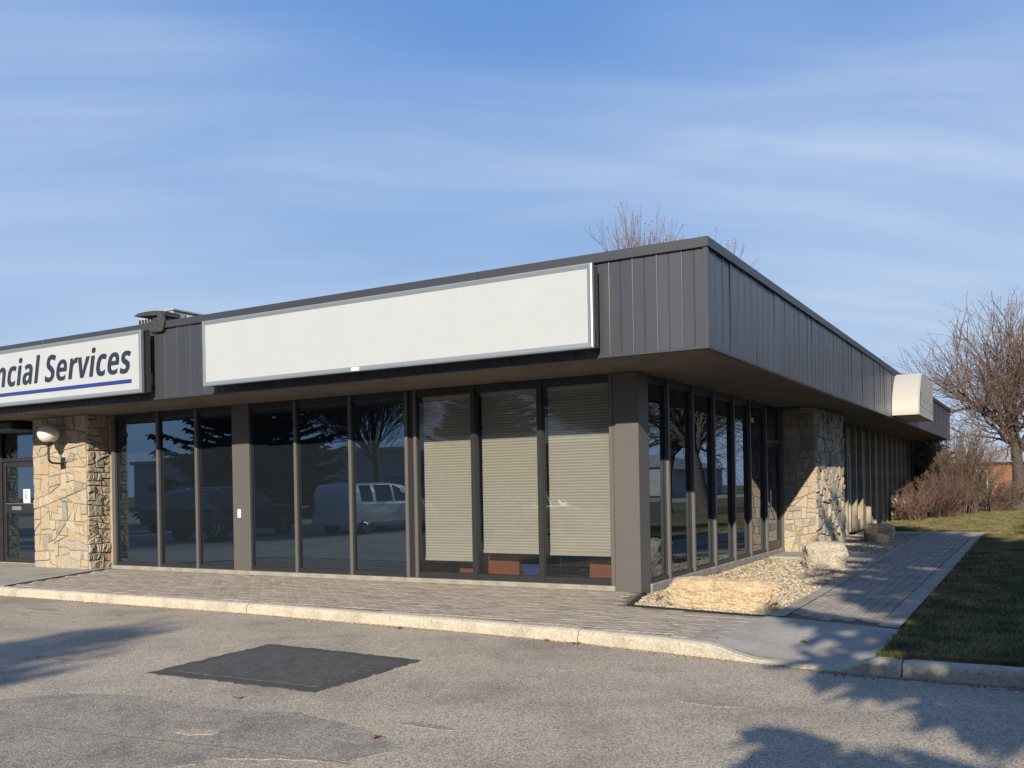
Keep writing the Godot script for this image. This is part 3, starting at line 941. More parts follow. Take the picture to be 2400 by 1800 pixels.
func pane_front(x0: float, x1: float, mat: Material, frame_mat: Material, rail := 0.07) -> void:
	var w := group3(house, "window")
	var b := MB.new()
	b.box(Vector3(x0, 0.06 + rail, -0.066), Vector3(x1, 2.80, -0.060))
	var flat := MB.new()
	flat.quad(Vector3(x0, 0.06 + rail, -0.06), Vector3(x1, 0.06 + rail, -0.06), Vector3(x1, 2.85, -0.06), Vector3(x0, 2.85, -0.06))
	var tilt := Basis(Vector3.UP, 0.0035 * sin(x0 * 7.3)) * Basis(Vector3.RIGHT, 0.0025 * sin(x0 * 11.1 + 1.0))
	var mid := Vector3((x0 + x1) / 2, 1.45, -0.06)
	part(w, "pane", flat.mesh(), mat, Transform3D(tilt, mid - tilt * mid))
	if mat == M.glass_clear:
		flat = MB.new()
		flat.quad(Vector3(x0, 0.06 + rail, -0.074), Vector3(x1, 0.06 + rail, -0.074), Vector3(x1, 2.85, -0.074), Vector3(x0, 2.85, -0.074))
		part(w, "inner_pane", flat.mesh(), M.glass_inner)
	bpart(w, "bottom_rail", Vector3(x0 - 0.01, 0.056, -0.11), Vector3(x1 + 0.01, 0.06 + rail, -0.03), frame_mat)
	bpart(w, "head_rail", Vector3(x0 - 0.01, 2.85, -0.11), Vector3(x1 + 0.01, SOF - 0.004, -0.03), frame_mat)
	for s in [x0, x1]:
		bpart(w, "stop", Vector3(s - 0.014, 0.06 + rail, -0.09), Vector3(s + 0.014, 2.85, -0.035), frame_mat)

func windows_front() -> void:
	upright(-10.93, 0.09, M.frame)
	for x in [-9.65, -8.61]: upright(x, 0.06, M.frame)
	for x in [-6.2, -5.01]: upright(x, 0.06, M.frame)
	upright(-7.29, 0.05, M.frame)
	upright(-3.88, 0.06, M.frame); upright(-3.72, 0.055, M.frame, true, -0.13, -0.012)
	bpart(house, "mullion", Vector3(-3.85, 0.056, -0.13), Vector3(-3.748, SOF - 0.004, -0.045), M.frame_dark)
	for x in [-2.65, -1.52]: upright(x, 0.085, M.frame_dark, true, -0.13, -0.012)
	upright(-0.405, 0.06, M.frame, true, -0.13, -0.004)
	var xs := [-10.885, -9.68, -9.62, -8.64, -8.58, -7.68, -7.265, -6.23, -6.17, -5.04, -4.98, -3.91]
	for i in range(0, xs.size(), 2): pane_front(xs[i], xs[i + 1], M.glass_film, M.frame_dark)
	pane_front(-3.692, -2.693, M.glass_clear, M.frame_dark, 0.09)
	pane_front(-2.607, -1.563, M.glass_clear, M.frame_dark, 0.09)
	pane_front(-1.477, -0.436, M.glass_clear, M.frame_dark, 0.09)

func windows_side() -> void:
	var ms := [-1.15, -2.24, -3.31, -4.42, -5.44, -6.58]
	for z in ms: upright(z, 0.06, M.frame, false, -0.14, 0.01)
	upright(-0.375, 0.05, M.frame, false, -0.14, -0.01)
	upright(-7.80, 0.07, M.frame, false, -0.14, 0.005)
	var zs := [-0.40, -1.12, -1.18, -2.21, -2.27, -3.28, -3.34, -4.39, -4.45, -5.41, -5.47, -6.55]
	for i in range(0, zs.size(), 2):
		var w := group3(house, "window")
		var z0: float = zs[i + 1]; var z1: float = zs[i]
		var b := MB.new()
		b.quad(Vector3(-0.06, 0.12, z1), Vector3(-0.06, 0.12, z0), Vector3(-0.06, 2.86, z0), Vector3(-0.06, 2.86, z1))
		var tilt := Basis(Vector3.UP, 0.003 * sin(z0 * 5.7)) * Basis(Vector3.BACK, 0.0025 * sin(z0 * 9.1 + 2.0))
		var mid := Vector3(-0.06, 1.45, (z0 + z1) / 2)
		part(w, "pane", b.mesh(), M.glass_film, Transform3D(tilt, mid - tilt * mid))
		bpart(w, "bottom_rail", Vector3(-0.11, 0.062, z0 - 0.01), Vector3(-0.02, 0.12, z1 + 0.01), M.frame_dark)
		bpart(w, "head_rail", Vector3(-0.11, 2.86, z0 - 0.01), Vector3(-0.03, SOF - 0.004, z1 + 0.01), M.frame_dark)
		for s in [z0, z1]: bpart(w, "stop", Vector3(-0.09, 0.12, s - 0.012), Vector3(-0.035, 2.86, s + 0.012), M.frame_dark)
	# glazed side door in the last bay, with its transom light
	var d := group3(house, "door")
	bpart(d, "transom_bar", Vector3(-0.11, 2.22, -7.765), Vector3(-0.02, 2.28, -6.61), M.frame)
	for s in [[-6.65, -6.58], [-7.765, -7.69]]: bpart(d, "stile", Vector3(-0.1, 0.10, s[0]), Vector3(-0.025, 2.22, s[1] - 0.004), M.frame_dark)
	bpart(d, "kick_rail", Vector3(-0.1, 0.065, -7.689), Vector3(-0.026, 0.24, -6.651), M.frame_dark)
	bpart(d, "top_rail", Vector3(-0.1, 2.12, -7.689), Vector3(-0.026, 2.219, -6.651), M.frame_dark)
	for y in [[0.24, 2.12], [2.28, 2.9]]:
		var b := MB.new()
		b.quad(Vector3(-0.06, y[0], -6.62), Vector3(-0.06, y[0], -7.75), Vector3(-0.06, y[1], -7.75), Vector3(-0.06, y[1], -6.62))
		part(d, "pane", b.mesh(), M.glass_film)
	var h := MB.new()
	h.tube(Vector3(0.03, 0.92, -6.72), Vector3(0.03, 1.28, -6.72), 0.012, 0.012, 8)
	h.tube(Vector3(-0.03, 0.94, -6.72), Vector3(0.03, 0.94, -6.72), 0.009, 0.009, 6)
	h.tube(Vector3(-0.03, 1.26, -6.72), Vector3(0.03, 1.26, -6.72), 0.009, 0.009, 6)
	part(d, "handle", h.mesh(), M.chrome)
	# small white sensor high on the frame
	bpart(house, "sensor", Vector3(0.0, 2.55, -5.50), Vector3(0.05, 2.64, -5.44), M.white)

func far_side() -> void:
	# ribbed masonry, tall dark windows and pale fins repeating along the side wall
	var cb := MB.new()
	var k := 0
	var y := -0.05
	while y < SOF - 0.06:
		var y1 := y + 0.052
		cb.quad(Vector3(0, y, 0), Vector3(0, y, -1.2), Vector3(0, y1, -1.2), Vector3(0, y1, 0))
		cb.quad(Vector3(0, y1, 0), Vector3(0, y1, -1.2), Vector3(-0.012, y1 + 0.004, -1.2), Vector3(-0.012, y1 + 0.004, 0))
		cb.quad(Vector3(-0.012, y1 + 0.004, 0), Vector3(-0.012, y1 + 0.004, -1.2), Vector3(-0.012, y1 + 0.010, -1.2), Vector3(-0.012, y1 + 0.010, 0))
		y += 0.062
	var block := cb.mesh()
	var z := -12.29
	while z > FAR + 1.0:
		part(house, "masonry_panel", block, M.block, Transform3D(Basis(), Vector3(-0.03, 0, z)))
		var zz := z - 1.2
		if zz - 1.2 > FAR:
			bpart(house, "fin", Vector3(-0.14, -0.05, zz - 0.17), Vector3(0.10, SOF - 0.004, zz - 0.0), M.fin, 0.008)
			bpart(house, "fin", Vector3(-0.14, -0.05, zz - 1.2), Vector3(0.10, SOF - 0.004, zz - 1.04), M.fin, 0.008)
			var w := group3(house, "window")
			var b := MB.new()
			b.quad(Vector3(-0.08, 0.3, zz - 0.17), Vector3(-0.08, 0.3, zz - 1.04), Vector3(-0.08, SOF - 0.1, zz - 1.04), Vector3(-0.08, SOF - 0.1, zz - 0.17))
			part(w, "pane", b.mesh(), M.glass_dark)
			bpart(w, "sill", Vector3(-0.14, -0.05, zz - 1.04), Vector3(0.02, 0.3, zz - 0.17), M.fin, 0.006)
			bpart(w, "head_rail", Vector3(-0.14, SOF - 0.1, zz - 1.04), Vector3(-0.03, SOF - 0.004, zz - 0.17), M.frame_dark, 0.004)
		z -= 2.4
	# the narrow dark service door just past the pier
	var d := group3(house, "door")
	bpart(d, "leaf", Vector3(-0.03, 0.0, -15.30), Vector3(-0.012, 2.1, -14.72), M.black)
	bpart(d, "jamb", Vector3(-0.04, 0.0, -15.37), Vector3(0.03, 2.16, -15.30), M.white_sign)
	bpart(d, "jamb", Vector3(-0.04, 0.0, -14.72), Vector3(0.03, 2.16, -14.65), M.white_sign)
	bpart(d, "head", Vector3(-0.04, 2.1, -15.30), Vector3(0.025, 2.16, -14.72), M.white_sign)

func entrance() -> void:
	# glazed door at the left, between two stone piers
	var d := group3(house, "door")
	bpart(d, "jamb", Vector3(-14.78, 0.02, -0.16), Vector3(-14.66, SOF - 0.004, -0.02), M.frame_dark)
	bpart(d, "jamb", Vector3(-12.98, 0.02, -0.16), Vector3(-12.86, SOF - 0.004, -0.02), M.frame_dark)
	bpart(d, "transom_bar", Vector3(-14.658, 2.16, -0.15), Vector3(-12.982, 2.235, -0.02), M.frame_dark)
	bpart(d, "stile", Vector3(-14.655, 0.03, -0.12), Vector3(-14.56, 2.155, -0.05), M.frame_dark)
	bpart(d, "stile", Vector3(-13.09, 0.03, -0.12), Vector3(-12.985, 2.155, -0.05), M.frame_dark)
	bpart(d, "top_rail", Vector3(-14.558, 2.04, -0.12), Vector3(-13.092, 2.155, -0.05), M.frame_dark)
	bpart(d, "middle_rail", Vector3(-14.558, 1.06, -0.12), Vector3(-13.092, 1.262, -0.05), M.frame_dark)
	bpart(d, "bottom_rail", Vector3(-14.558, 0.03, -0.12), Vector3(-13.092, 0.12, -0.05), M.frame_dark)
	bpart(d, "mail_slot", Vector3(-14.32, 1.13, -0.05), Vector3(-14.0, 1.21, -0.038), M.galv)
	bpart(d, "glazing_bead", Vector3(-14.558, 1.262, -0.07), Vector3(-13.092, 1.274, -0.044), M.galv, 0.002)
	for y in [[0.12, 1.06], [1.274, 2.04], [2.235, 2.9]]:
		var b := MB.new()
		b.quad(Vector3(-14.6, y[0], -0.075), Vector3(-13.05, y[0], -0.075), Vector3(-13.05, y[1], -0.075), Vector3(-14.6, y[1], -0.075))
		part(d, "pane", b.mesh(), M.glass_film)
	# canopy header over the door
	bpart(d, "header", Vector3(-15.2, 2.80, -0.1), Vector3(-13.35, 2.93, 0.55), M.frame_dark, 0.01)
	bpart(d, "header_trim", Vector3(-15.2, 2.775, -0.1), Vector3(-13.35, 2.799, 0.555), M.galv, 0.003)

# ---- rubble stone facing
func clip_half(p: PackedVector2Array, o: Vector2, nrm: Vector2) -> PackedVector2Array:
	var out := PackedVector2Array()
	for i in p.size():
		var a := p[i]; var b := p[(i + 1) % p.size()]
		var da := (a - o).dot(nrm); var db := (b - o).dot(nrm)
		if da >= 0: out.append(a)
		if (da > 0 and db < 0) or (da < 0 and db > 0): out.append(a.lerp(b, da / (da - db)))
	return out

func area_of(p: PackedVector2Array) -> float:
	var s := 0.0
	for i in p.size(): s += p[i].cross(p[(i + 1) % p.size()])
	return absf(s) * 0.5

func split_stones(p: PackedVector2Array, want: float, r: RandomNumberGenerator, out: Array) -> void:
	var a := area_of(p)
	if p.size() < 3 or a < 0.0012: return
	var lo := p[0]; var hi := p[0]; var c := Vector2.ZERO
	for q in p:
		lo = lo.min(q); hi = hi.max(q); c += q
	c /= p.size()
	var sz := hi - lo
	if a < want * r.randf_range(0.45, 1.9) and maxf(sz.x, sz.y) < 0.62:
		out.append(p); return
	var ang := r.randfn(0.0, 0.20)
	if r.randf() < 0.07: ang += r.randf_range(0.5, 0.9) * (1 if r.randf() < 0.5 else -1)
	if a > want * 5.0: ang *= 0.55
	var nrm := Vector2(1, 0) if sz.x * r.randf_range(0.75, 1.25) > sz.y else Vector2(0, 1)
	nrm = nrm.rotated(ang)
	var o := c + Vector2(r.randf_range(-0.2, 0.2) * sz.x, r.randf_range(-0.2, 0.2) * sz.y)
	split_stones(clip_half(p, o, nrm), want, r, out)
	split_stones(clip_half(p, o, -nrm), want, r, out)

func stones_on(parent: Node, o: Vector3, u: Vector3, w: float, h: float, nrm: Vector3, want: float, relief: float, sd: int) -> void:
	var r := RandomNumberGenerator.new()
	r.seed = sd
	var cells := []
	split_stones(PackedVector2Array([Vector2(0, 0), Vector2(w, 0), Vector2(w, h), Vector2(0, h)]), want, r, cells)
	var weights := [0, 1, 2, 3, 0, 1, 2, 4, 1, 5, 4, 0] if relief < 0.045 else [0, 4, 2, 5, 2, 1, 4, 1]
	for p in cells:
		var ins := Geometry2D.offset_polygon(p, -r.randf_range(0.004, 0.008), Geometry2D.JOIN_MITER)
		if ins.size() == 0: continue
		var q: PackedVector2Array = ins[0]
		var ring := PackedVector2Array()
		for i in q.size():
			var a := q[i]; var b := q[(i + 1) % q.size()]
			var k := maxi(1, int(a.distance_to(b) / 0.075))
			for j in k:
				var t := float(j) / k
				var jit := 0.0 if j == 0 else 0.006
				ring.append(a.lerp(b, t) + Vector2(r.randf_range(-jit, jit), r.randf_range(-jit, jit)))
		var c := Vector2.ZERO
		for s in ring: c += s
		c /= ring.size()
		var hh := r.randf_range(0.35, 1.0) * relief
		var tilt := Vector2(r.randf_range(-1, 1), r.randf_range(-1, 1)) * relief * 0.7
		var b := MB.new()
		var rows := []
		for lv in [[0.0, -0.03, 0.0], [0.0, 0.55, 0.25], [0.10, 0.9, 0.3], [0.5, 1.0, 0.35]]:
			var row := []
			for s in ring:
				var s2: Vector2 = s.lerp(c, lv[0])
				var dd: float = hh * lv[1] + relief * lv[2] * r.randf_range(-0.5, 0.5) + (tilt.dot(s2 - c) if lv[1] > 0 else 0.0)
				if lv[1] < 0: dd = lv[1]
				row.append(o + u * s2.x + Vector3.UP * s2.y + nrm * maxf(dd, -0.03))
			rows.append(row)
		var m := ring.size()
		for k in rows.size() - 1:
			for i in m:
				var j := (i + 1) % m
				var out := nrm if k > 0 else (u * (ring[i].x - c.x) + Vector3.UP * (ring[i].y - c.y) + nrm * 0.001)
				b._t(rows[k][i], rows[k][j], rows[k + 1][j], out)
				b._t(rows[k][i], rows[k + 1][j], rows[k + 1][i], out)
		var cc := o + u * c.x + Vector3.UP * c.y + nrm * (hh + relief * r.randf_range(-0.15, 0.2))
		for i in m: b._t(rows[3][i], rows[3][(i + 1) % m], cc, nrm)
		part(parent, "stone", b.mesh(), M.stones[weights[r.randi() % weights.size()]])

func piers() -> void:
	var h := SOF + 0.05
	# pier with the globe lamp
	var p := group3(house, "stone_pier")
	bpart(p, "core", Vector3(-12.85, -0.1, -0.16), Vector3(-11.20, SOF - 0.003, 0.385), M.mortar)
	stones_on(p, Vector3(-12.86, -0.05, 0.387), Vector3.RIGHT, 1.685, h, Vector3.BACK, 0.052, 0.034, 901)
	stones_on(p, Vector3(-11.198, -0.05, 0.39), Vector3.FORWARD, 0.50, h, Vector3.RIGHT, 0.032, 0.06, 902)
	bpart(p, "trim", Vector3(-11.19, 0.02, -0.16), Vector3(-11.0, SOF - 0.004, -0.10), M.fin)
	# pier beyond the entrance
	p = group3(house, "stone_pier")
	bpart(p, "core", Vector3(-16.6, -0.1, -0.16), Vector3(-14.93, SOF - 0.003, 0.385), M.mortar)
	stones_on(p, Vector3(-16.6, -0.05, 0.387), Vector3.RIGHT, 1.7, h, Vector3.BACK, 0.07, 0.022, 903)
	stones_on(p, Vector3(-14.928, -0.05, 0.39), Vector3.FORWARD, 0.5, h, Vector3.RIGHT, 0.05, 0.06, 904)
	# pier on the walkway side
	p = group3(house, "stone_pier")
	bpart(p, "core", Vector3(-0.13, -0.15, -10.9), Vector3(0.63, SOF - 0.003, -7.87), M.mortar)
	stones_on(p, Vector3(0.005, -0.12, -7.868), Vector3.RIGHT, 0.655, h + 0.06, Vector3.BACK, 0.05, 0.032, 905)
	stones_on(p, Vector3(0.632, -0.12, -7.86), Vector3.FORWARD, 3.05, h + 0.06, Vector3.RIGHT, 0.06, 0.075, 906)

# ---------------------------------------------------------------- signs
func text_mesh(s: String, cap: float) -> TextMesh:
	var t := TextMesh.new()
	var f := SystemFont.new()
	f.font_names = PackedStringArray(["Droid Sans"])
	f.font_weight = 700
	t.font = f
	t.font_size = 96
	t.text = s
	t.depth = 0.006
	t.horizontal_alignment = HORIZONTAL_ALIGNMENT_RIGHT
	t.vertical_alignment = VERTICAL_ALIGNMENT_BOTTOM
	t.pixel_size = cap / (96 * 0.714)
	t.curve_step = 1.0
	return t

func box_sign(o: Node3D, x0: float, x1: float, y0: float, y1: float) -> void:
	var z0 := FZ + 0.075; var z1 := FZ + 0.27
	bpart(o, "cabinet", Vector3(x0 + 0.012, y0 + 0.012, z0), Vector3(x1 - 0.012, y1 - 0.012, z1 - 0.02), M.sign_box, 0.006)
	bpart(o, "face", Vector3(x0 + 0.062, y0 + 0.062, z1 - 0.022), Vector3(x1 - 0.062, y1 - 0.062, z1 - 0.004), M.sign_face, 0.002)
	# mitred retainer frame, bevelled in towards the face
	var fr := MB.new()
	var P := func(s: float, t: float, d: float, z: float) -> Vector3:
		return Vector3(lerpf(x0 + d, x1 - d, s), lerpf(y0 + d, y1 - d, t), z)
	var cor := [[0.0, 0.0], [1.0, 0.0], [1.0, 1.0], [0.0, 1.0]]
	for i in 4:
		var a: Array = cor[i]; var c: Array = cor[(i + 1) % 4]
		var lv := [[0.0, z1 - 0.05], [0.0, z1], [0.018, z1 + 0.006], [0.064, z1 - 0.003]]
		for k in 3:
			fr.quad(P.call(a[0], a[1], lv[k][0], lv[k][1]), P.call(c[0], c[1], lv[k][0], lv[k][1]), P.call(c[0], c[1], lv[k + 1][0], lv[k + 1][1]), P.call(a[0], a[1], lv[k + 1][0], lv[k + 1][1]))
	part(o, "frame", fr.mesh(), M.galv)
	for x in [x0 + 0.5, (x0 + x1) / 2, x1 - 0.12]:
		bpart(o, "bracket", Vector3(x - 0.03, y0 + 0.15, FZ - 0.02), Vector3(x + 0.03, y0 + 0.33, z0), M.galv)

func make_signs() -> void:
	var o := thing("box_sign", "long blank white box sign in a metal frame above the shaded windows", "sign", Vector3.ZERO, "box signs on the fascia")
	box_sign(o, -6.32, 0.20, 3.045, 4.035)
	# maker's plate and sticker on the bottom frame
	bpart(o, "maker_plate", Vector3(-3.42, 3.052, FZ + 0.268), Vector3(-3.28, 3.10, FZ + 0.278), M.paper, 0.002)
	bpart(o, "maker_plate", Vector3(-3.26, 3.056, FZ + 0.268), Vector3(-3.12, 3.10, FZ + 0.277), M.grey_print, 0.002)
	o = thing("box_sign", "white box sign with slanted navy lettering and a blue line below it", "sign", Vector3.ZERO, "box signs on the fascia")
	box_sign(o, -13.6, -7.72, 3.05, 4.055)
	var tz := FZ + 0.272
	var sh := Basis(Vector3(0.905, 0, 0), Vector3(0.20, 1.0, 0), Vector3(0, 0, 1))
	part(o, "lettering", text_mesh("Financial Services", 0.455), M.navy, Transform3D(sh, Vector3(-8.03, 3.245, tz)))
	bpart(o, "underline", Vector3(-12.7, 3.225, tz - 0.004), Vector3(-7.965, 3.285, tz + 0.004), M.blue, 0.001)
	# white sign box on the fascia above the walkway, its near end curving back towards the top
	o = thing("fascia_sign", "small white sign box with curved end high above the walkway", "sign")
	var prof := []
	for i in 25:
		var t := i / 24.0
		prof.append(Vector2(-12.82 - 0.72 * pow(t, 2.3), lerpf(3.02, 4.09, t)))
	var b := MB.new()
	var xi := FX - 0.01; var xo := 2.09; var zf := -16.2
	for i in prof.size() - 1:
		var p: Vector2 = prof[i]; var q: Vector2 = prof[i + 1]
		var na := Vector3(0, -(prof[mini(i + 1, 24)].x - prof[maxi(i - 1, 0)].x), prof[mini(i + 1, 24)].y - prof[maxi(i - 1, 0)].y).normalized()
		var nb := Vector3(0, -(prof[mini(i + 2, 24)].x - prof[i].x), prof[mini(i + 2, 24)].y - prof[i].y).normalized()
		b.trin(Vector3(xi, p.y, p.x), Vector3(xo, p.y, p.x), Vector3(xo, q.y, q.x), na, na, nb)
		b.trin(Vector3(xi, p.y, p.x), Vector3(xo, q.y, q.x), Vector3(xi, q.y, q.x), na, nb, nb)
		b._q(Vector3(xo, p.y, p.x), Vector3(xo, p.y, zf), Vector3(xo, q.y, zf), Vector3(xo, q.y, q.x), Vector3.RIGHT)
	b._q(Vector3(xi, 4.09, -13.54), Vector3(xo, 4.09, -13.54), Vector3(xo, 4.09, zf), Vector3(xi, 4.09, zf), Vector3.UP)
	b._q(Vector3(xi, 3.02, -12.82), Vector3(xo, 3.02, -12.82), Vector3(xo, 3.02, zf), Vector3(xi, 3.02, zf), Vector3.DOWN)
	b._q(Vector3(xi, 3.02, zf), Vector3(xo, 3.02, zf), Vector3(xo, 4.09, zf), Vector3(xi, 4.09, zf), Vector3.FORWARD)
	part(o, "body", b.mesh(), M.white_sign)
	var rim := MB.new()
	for i in prof.size() - 1:
		for x in [xi + 0.004, xo + 0.004]: rim.tube(Vector3(x, prof[i].y, prof[i].x), Vector3(x, prof[i + 1].y, prof[i + 1].x), 0.014, 0.014, 6)
	rim.tube(Vector3(xo, 3.02, -12.82), Vector3(xo, 3.02, zf), 0.012, 0.012, 6)
	part(o, "edge_trim", rim.mesh(), M.white_sign)
	# the print is too small to read in the photograph: grey strokes of letter size
	var mk := MB.new()
	var z := -13.42
	for k in 7:
		var hh: float = [0.36, 0.2, 0.2, 0.21, 0.3, 0.2, 0.28][k]
		var y0 := 3.24 - 0.006 * k
		mk.box(Vector3(xo + 0.001, y0, z - 0.06), Vector3(xo + 0.005, y0 + hh, z))
		mk.box(Vector3(xo + 0.001, y0 + hh * 0.8, z - 0.24), Vector3(xo + 0.005, y0 + hh, z - 0.061))
		mk.box(Vector3(xo + 0.001, y0, z - 0.24), Vector3(xo + 0.005, y0 + hh * 0.16, z - 0.061))
		z -= 0.335
	part(o, "print", mk.mesh(), M.grey_print)
	bpart(o, "print_bar", Vector3(xo - 0.002, 3.24, -13.28), Vector3(xo + 0.004, 3.6, -13.18), M.purple_print, 0.001)
	bpart(o, "print_bar", Vector3(xo - 0.002, 3.2, -15.98), Vector3(xo + 0.004, 3.5, -15.88), M.purple_print, 0.001)

# ---------------------------------------------------------------- fixtures
func make_fixtures() -> void:
	# globe lamp
	var o := thing("wall_lamp", "white globe lamp on a bent arm fixed to the stone pier", "lamp", Vector3(-11.86, 2.62, 0.72))
	var s := SphereMesh.new()
	s.radius = 0.195; s.height = 0.36; s.radial_segments = 32; s.rings = 16
	part(o, "globe", s, M.globe)
	var b := MB.new()
	b.lathe([Vector2(0.0, -0.235), Vector2(0.06, -0.23), Vector2(0.085, -0.2), Vector2(0.09, -0.165), Vector2(0.07, -0.15)], 20, Vector3.ZERO, Vector3.UP)
	part(o, "collar", b.mesh(), M.black)
	b = MB.new()
	b.tube(Vector3(0, -0.23, 0), Vector3(0, -0.50, 0), 0.02, 0.02, 10)
	b.tube(Vector3(0, -0.50, 0), Vector3(0, -0.56, -0.06), 0.02, 0.02, 10)
	b.tube(Vector3(0, -0.56, -0.06), Vector3(0, -0.58, -0.32), 0.02, 0.02, 10)
	part(o, "arm", b.mesh(), M.black)
	bpart(o, "wall_plate", Vector3(-0.06, -0.67, -0.335), Vector3(0.06, -0.45, -0.29), M.black)
	# rooftop unit
	o = thing("rooftop_unit", "grey sheet metal rooftop unit with louvres behind the parapet", "air conditioner", Vector3(-12.0, 4.05, -2.0))
	bpart(o, "cabinet", Vector3(-0.2, 0, -0.9), Vector3(0.47, 1.33, 0), M.unit, 0.01)
	bpart(o, "lid", Vector3(-0.23, 1.331, -0.93), Vector3(0.50, 1.375, 0.03), M.unit, 0.01)
	bpart(o, "access_panel", Vector3(0.47, 0.9, -0.30), Vector3(0.482, 1.28, -0.08), M.unit, 0.004)
	bpart(o, "access_panel", Vector3(0.47, 0.9, -0.52), Vector3(0.482, 1.28, -0.38), M.white, 0.004)
	bpart(o, "intake_box", Vector3(-0.72, 0.5, -0.6), Vector3(-0.205, 1.27, -0.04), M.unit, 0.01)
	for k in 5: bpart(o, "louvre", Vector3(-0.69 + k * 0.098, 0.95, -0.04), Vector3(-0.625 + k * 0.098, 1.24, -0.028), M.frame_dark, 0.003)
	# floodlight clamped over the parapet
	o = thing("flood_lamp", "black unlit floodlight clamped over the parapet beside the lettered sign", "lamp", Vector3(-7.6, TOP, FZ))
	var head := PackedVector2Array([Vector2(-0.576, 0.142), Vector2(-0.46, 0.18), Vector2(-0.289, 0.186), Vector2(-0.083, 0.182), Vector2(0.119, 0.159), Vector2(0.154, 0.081), Vector2(0.0, 0.07), Vector2(-0.011, 0.106), Vector2(-0.48, 0.132)])
	var arm := PackedVector2Array([Vector2(0.154, 0.085), Vector2(0.179, 0.005), Vector2(0.158, -0.08), Vector2(0.11, -0.167), Vector2(-0.112, -0.164), Vector2(-0.213, -0.129), Vector2(-0.182, 0.006), Vector2(-0.032, 0.027), Vector2(0.0, 0.07)])
	part(o, "head", prism(head, -0.30, 0.045).mesh(), M.black_soft)
	part(o, "clamp", prism(arm, 0.019, 0.05).mesh(), M.black_soft)
	bpart(o, "clamp_back", Vector3(-0.15, 0.002, -0.26), Vector3(0.13, 0.075, 0.0185), M.black_soft, 0.008)
	# pleated shades behind the three clear panes
	var spans := [[-3.67, -2.70, 0.315, "pleated cream shade beside the double mullion, hanging lowest of the three"], [-2.60, -1.57, 0.45, "pleated cream shade in the middle of the three clear panes"], [-1.47, -0.44, 0.44, "pleated cream shade next to the corner column"]]
	for q in spans:
		o = thing("window_shade", q[3], "window shade", Vector3(0, 0, 0), "pleated shades in the clear windows")
		b = MB.new()
		var y: float = q[2] + 0.05
		while y < 2.80:
			var y2 := minf(y + 0.042, 2.82)
			var m := (y + y2) / 2
			b.quad(Vector3(q[0], y, -0.20), Vector3(q[1], y, -0.20), Vector3(q[1], m, -0.190), Vector3(q[0], m, -0.190))
			b.quad(Vector3(q[0], m, -0.190), Vector3(q[1], m, -0.190), Vector3(q[1], y2, -0.20), Vector3(q[0], y2, -0.20))
			y = y2
		part(o, "pleats", b.mesh(), M.shade)
		bpart(o, "bottom_bar", Vector3(q[0], q[2], -0.205), Vector3(q[1], q[2] + 0.05, -0.175), M.shade, 0.004)
		bpart(o, "head_box", Vector3(q[0], 2.80, -0.22), Vector3(q[1], 2.879, -0.16), M.white, 0.004)
	# furniture seen below the shades
	var cabs := [[-3.25, -2.9, 0.22, "low reddish brown cabinet below the shade beside the double mullion"], [-2.80, -2.17, 0.335, "broad reddish brown cabinet below the middle shade"], [-1.0, -0.55, 0.35, "reddish brown cabinet next to the corner column"]]
	for q in cabs:
		o = thing("cabinet", q[3], "cabinet", Vector3((q[0] + q[1]) / 2, 0.052, -0.72), "cabinets seen below the shades")
		var hw: float = (q[1] - q[0]) / 2
		bpart(o, "carcass", Vector3(-hw, 0, -0.22), Vector3(hw, q[2] - 0.02, 0.22), M.wood_red, 0.004)
		bpart(o, "top", Vector3(-hw - 0.01, q[2] - 0.02, -0.23), Vector3(hw + 0.01, q[2], 0.23), M.wood_red, 0.004)
	o = thing("recycling_bin", "blue plastic bin beside the broad brown cabinet", "bin", Vector3(-1.96, 0.052, -0.6))
	b = MB.new()
	var lo := [Vector3(-0.13, 0, 0.1), Vector3(0.13, 0, 0.1), Vector3(0.13, 0, -0.1), Vector3(-0.13, 0, -0.1)]
	for i in 4:
		var p: Vector3 = lo[i]; var q: Vector3 = lo[(i + 1) % 4]
		b.quad(p, q, q * Vector3(1.15, 1, 1.15) + Vector3(0, 0.2, 0), p * Vector3(1.15, 1, 1.15) + Vector3(0, 0.2, 0))
	b.box(Vector3(-0.13, 0.0, -0.1), Vector3(0.13, 0.01, 0.1))
	part(o, "tub", b.mesh(), M.bin_blue)
	bpart(o, "rim", Vector3(-0.16, 0.19, 0.105), Vector3(0.16, 0.215, 0.13), M.bin_blue, 0.004)
	# desks whose fronts carry an outlet, further in
	o = thing("low_partition", "dark low partition behind the clear panes with a pale outlet on it", "partition", Vector3(-2.05, 0.052, -1.05))
	bpart(o, "panel", Vector3(-1.7, 0, -0.03), Vector3(1.6, 0.75, 0.03), M.frame_dark)
	bpart(o, "outlet", Vector3(0.66, 0.085, 0.03), Vector3(0.74, 0.118, 0.042), M.white)
	# dark slatted blinds behind the film-tinted side windows
	for q in [[-0.45, -1.1, "nearest the corner column"], [-1.2, -2.2, "second from the corner column"], [-2.28, -3.27, "third from the corner column"], [-3.36, -4.38, "fourth from the corner column"]]:
		o = thing("slat_blind", "dark slatted blind behind side window, " + q[2], "blind", Vector3.ZERO, "blinds in the side windows")
		b = MB.new()
		for k in 44:
			var y := 0.35 + k * 0.056
			b.quad(Vector3(-0.17, y, q[0]), Vector3(-0.17, y, q[1]), Vector3(-0.20, y + 0.034, q[1]), Vector3(-0.20, y + 0.034, q[0]))
		part(o, "slats", b.mesh(), M.shade_dark)
		bpart(o, "head_box", Vector3(-0.215, 2.81, q[1]), Vector3(-0.16, 2.879, q[0]), M.shade_dark)
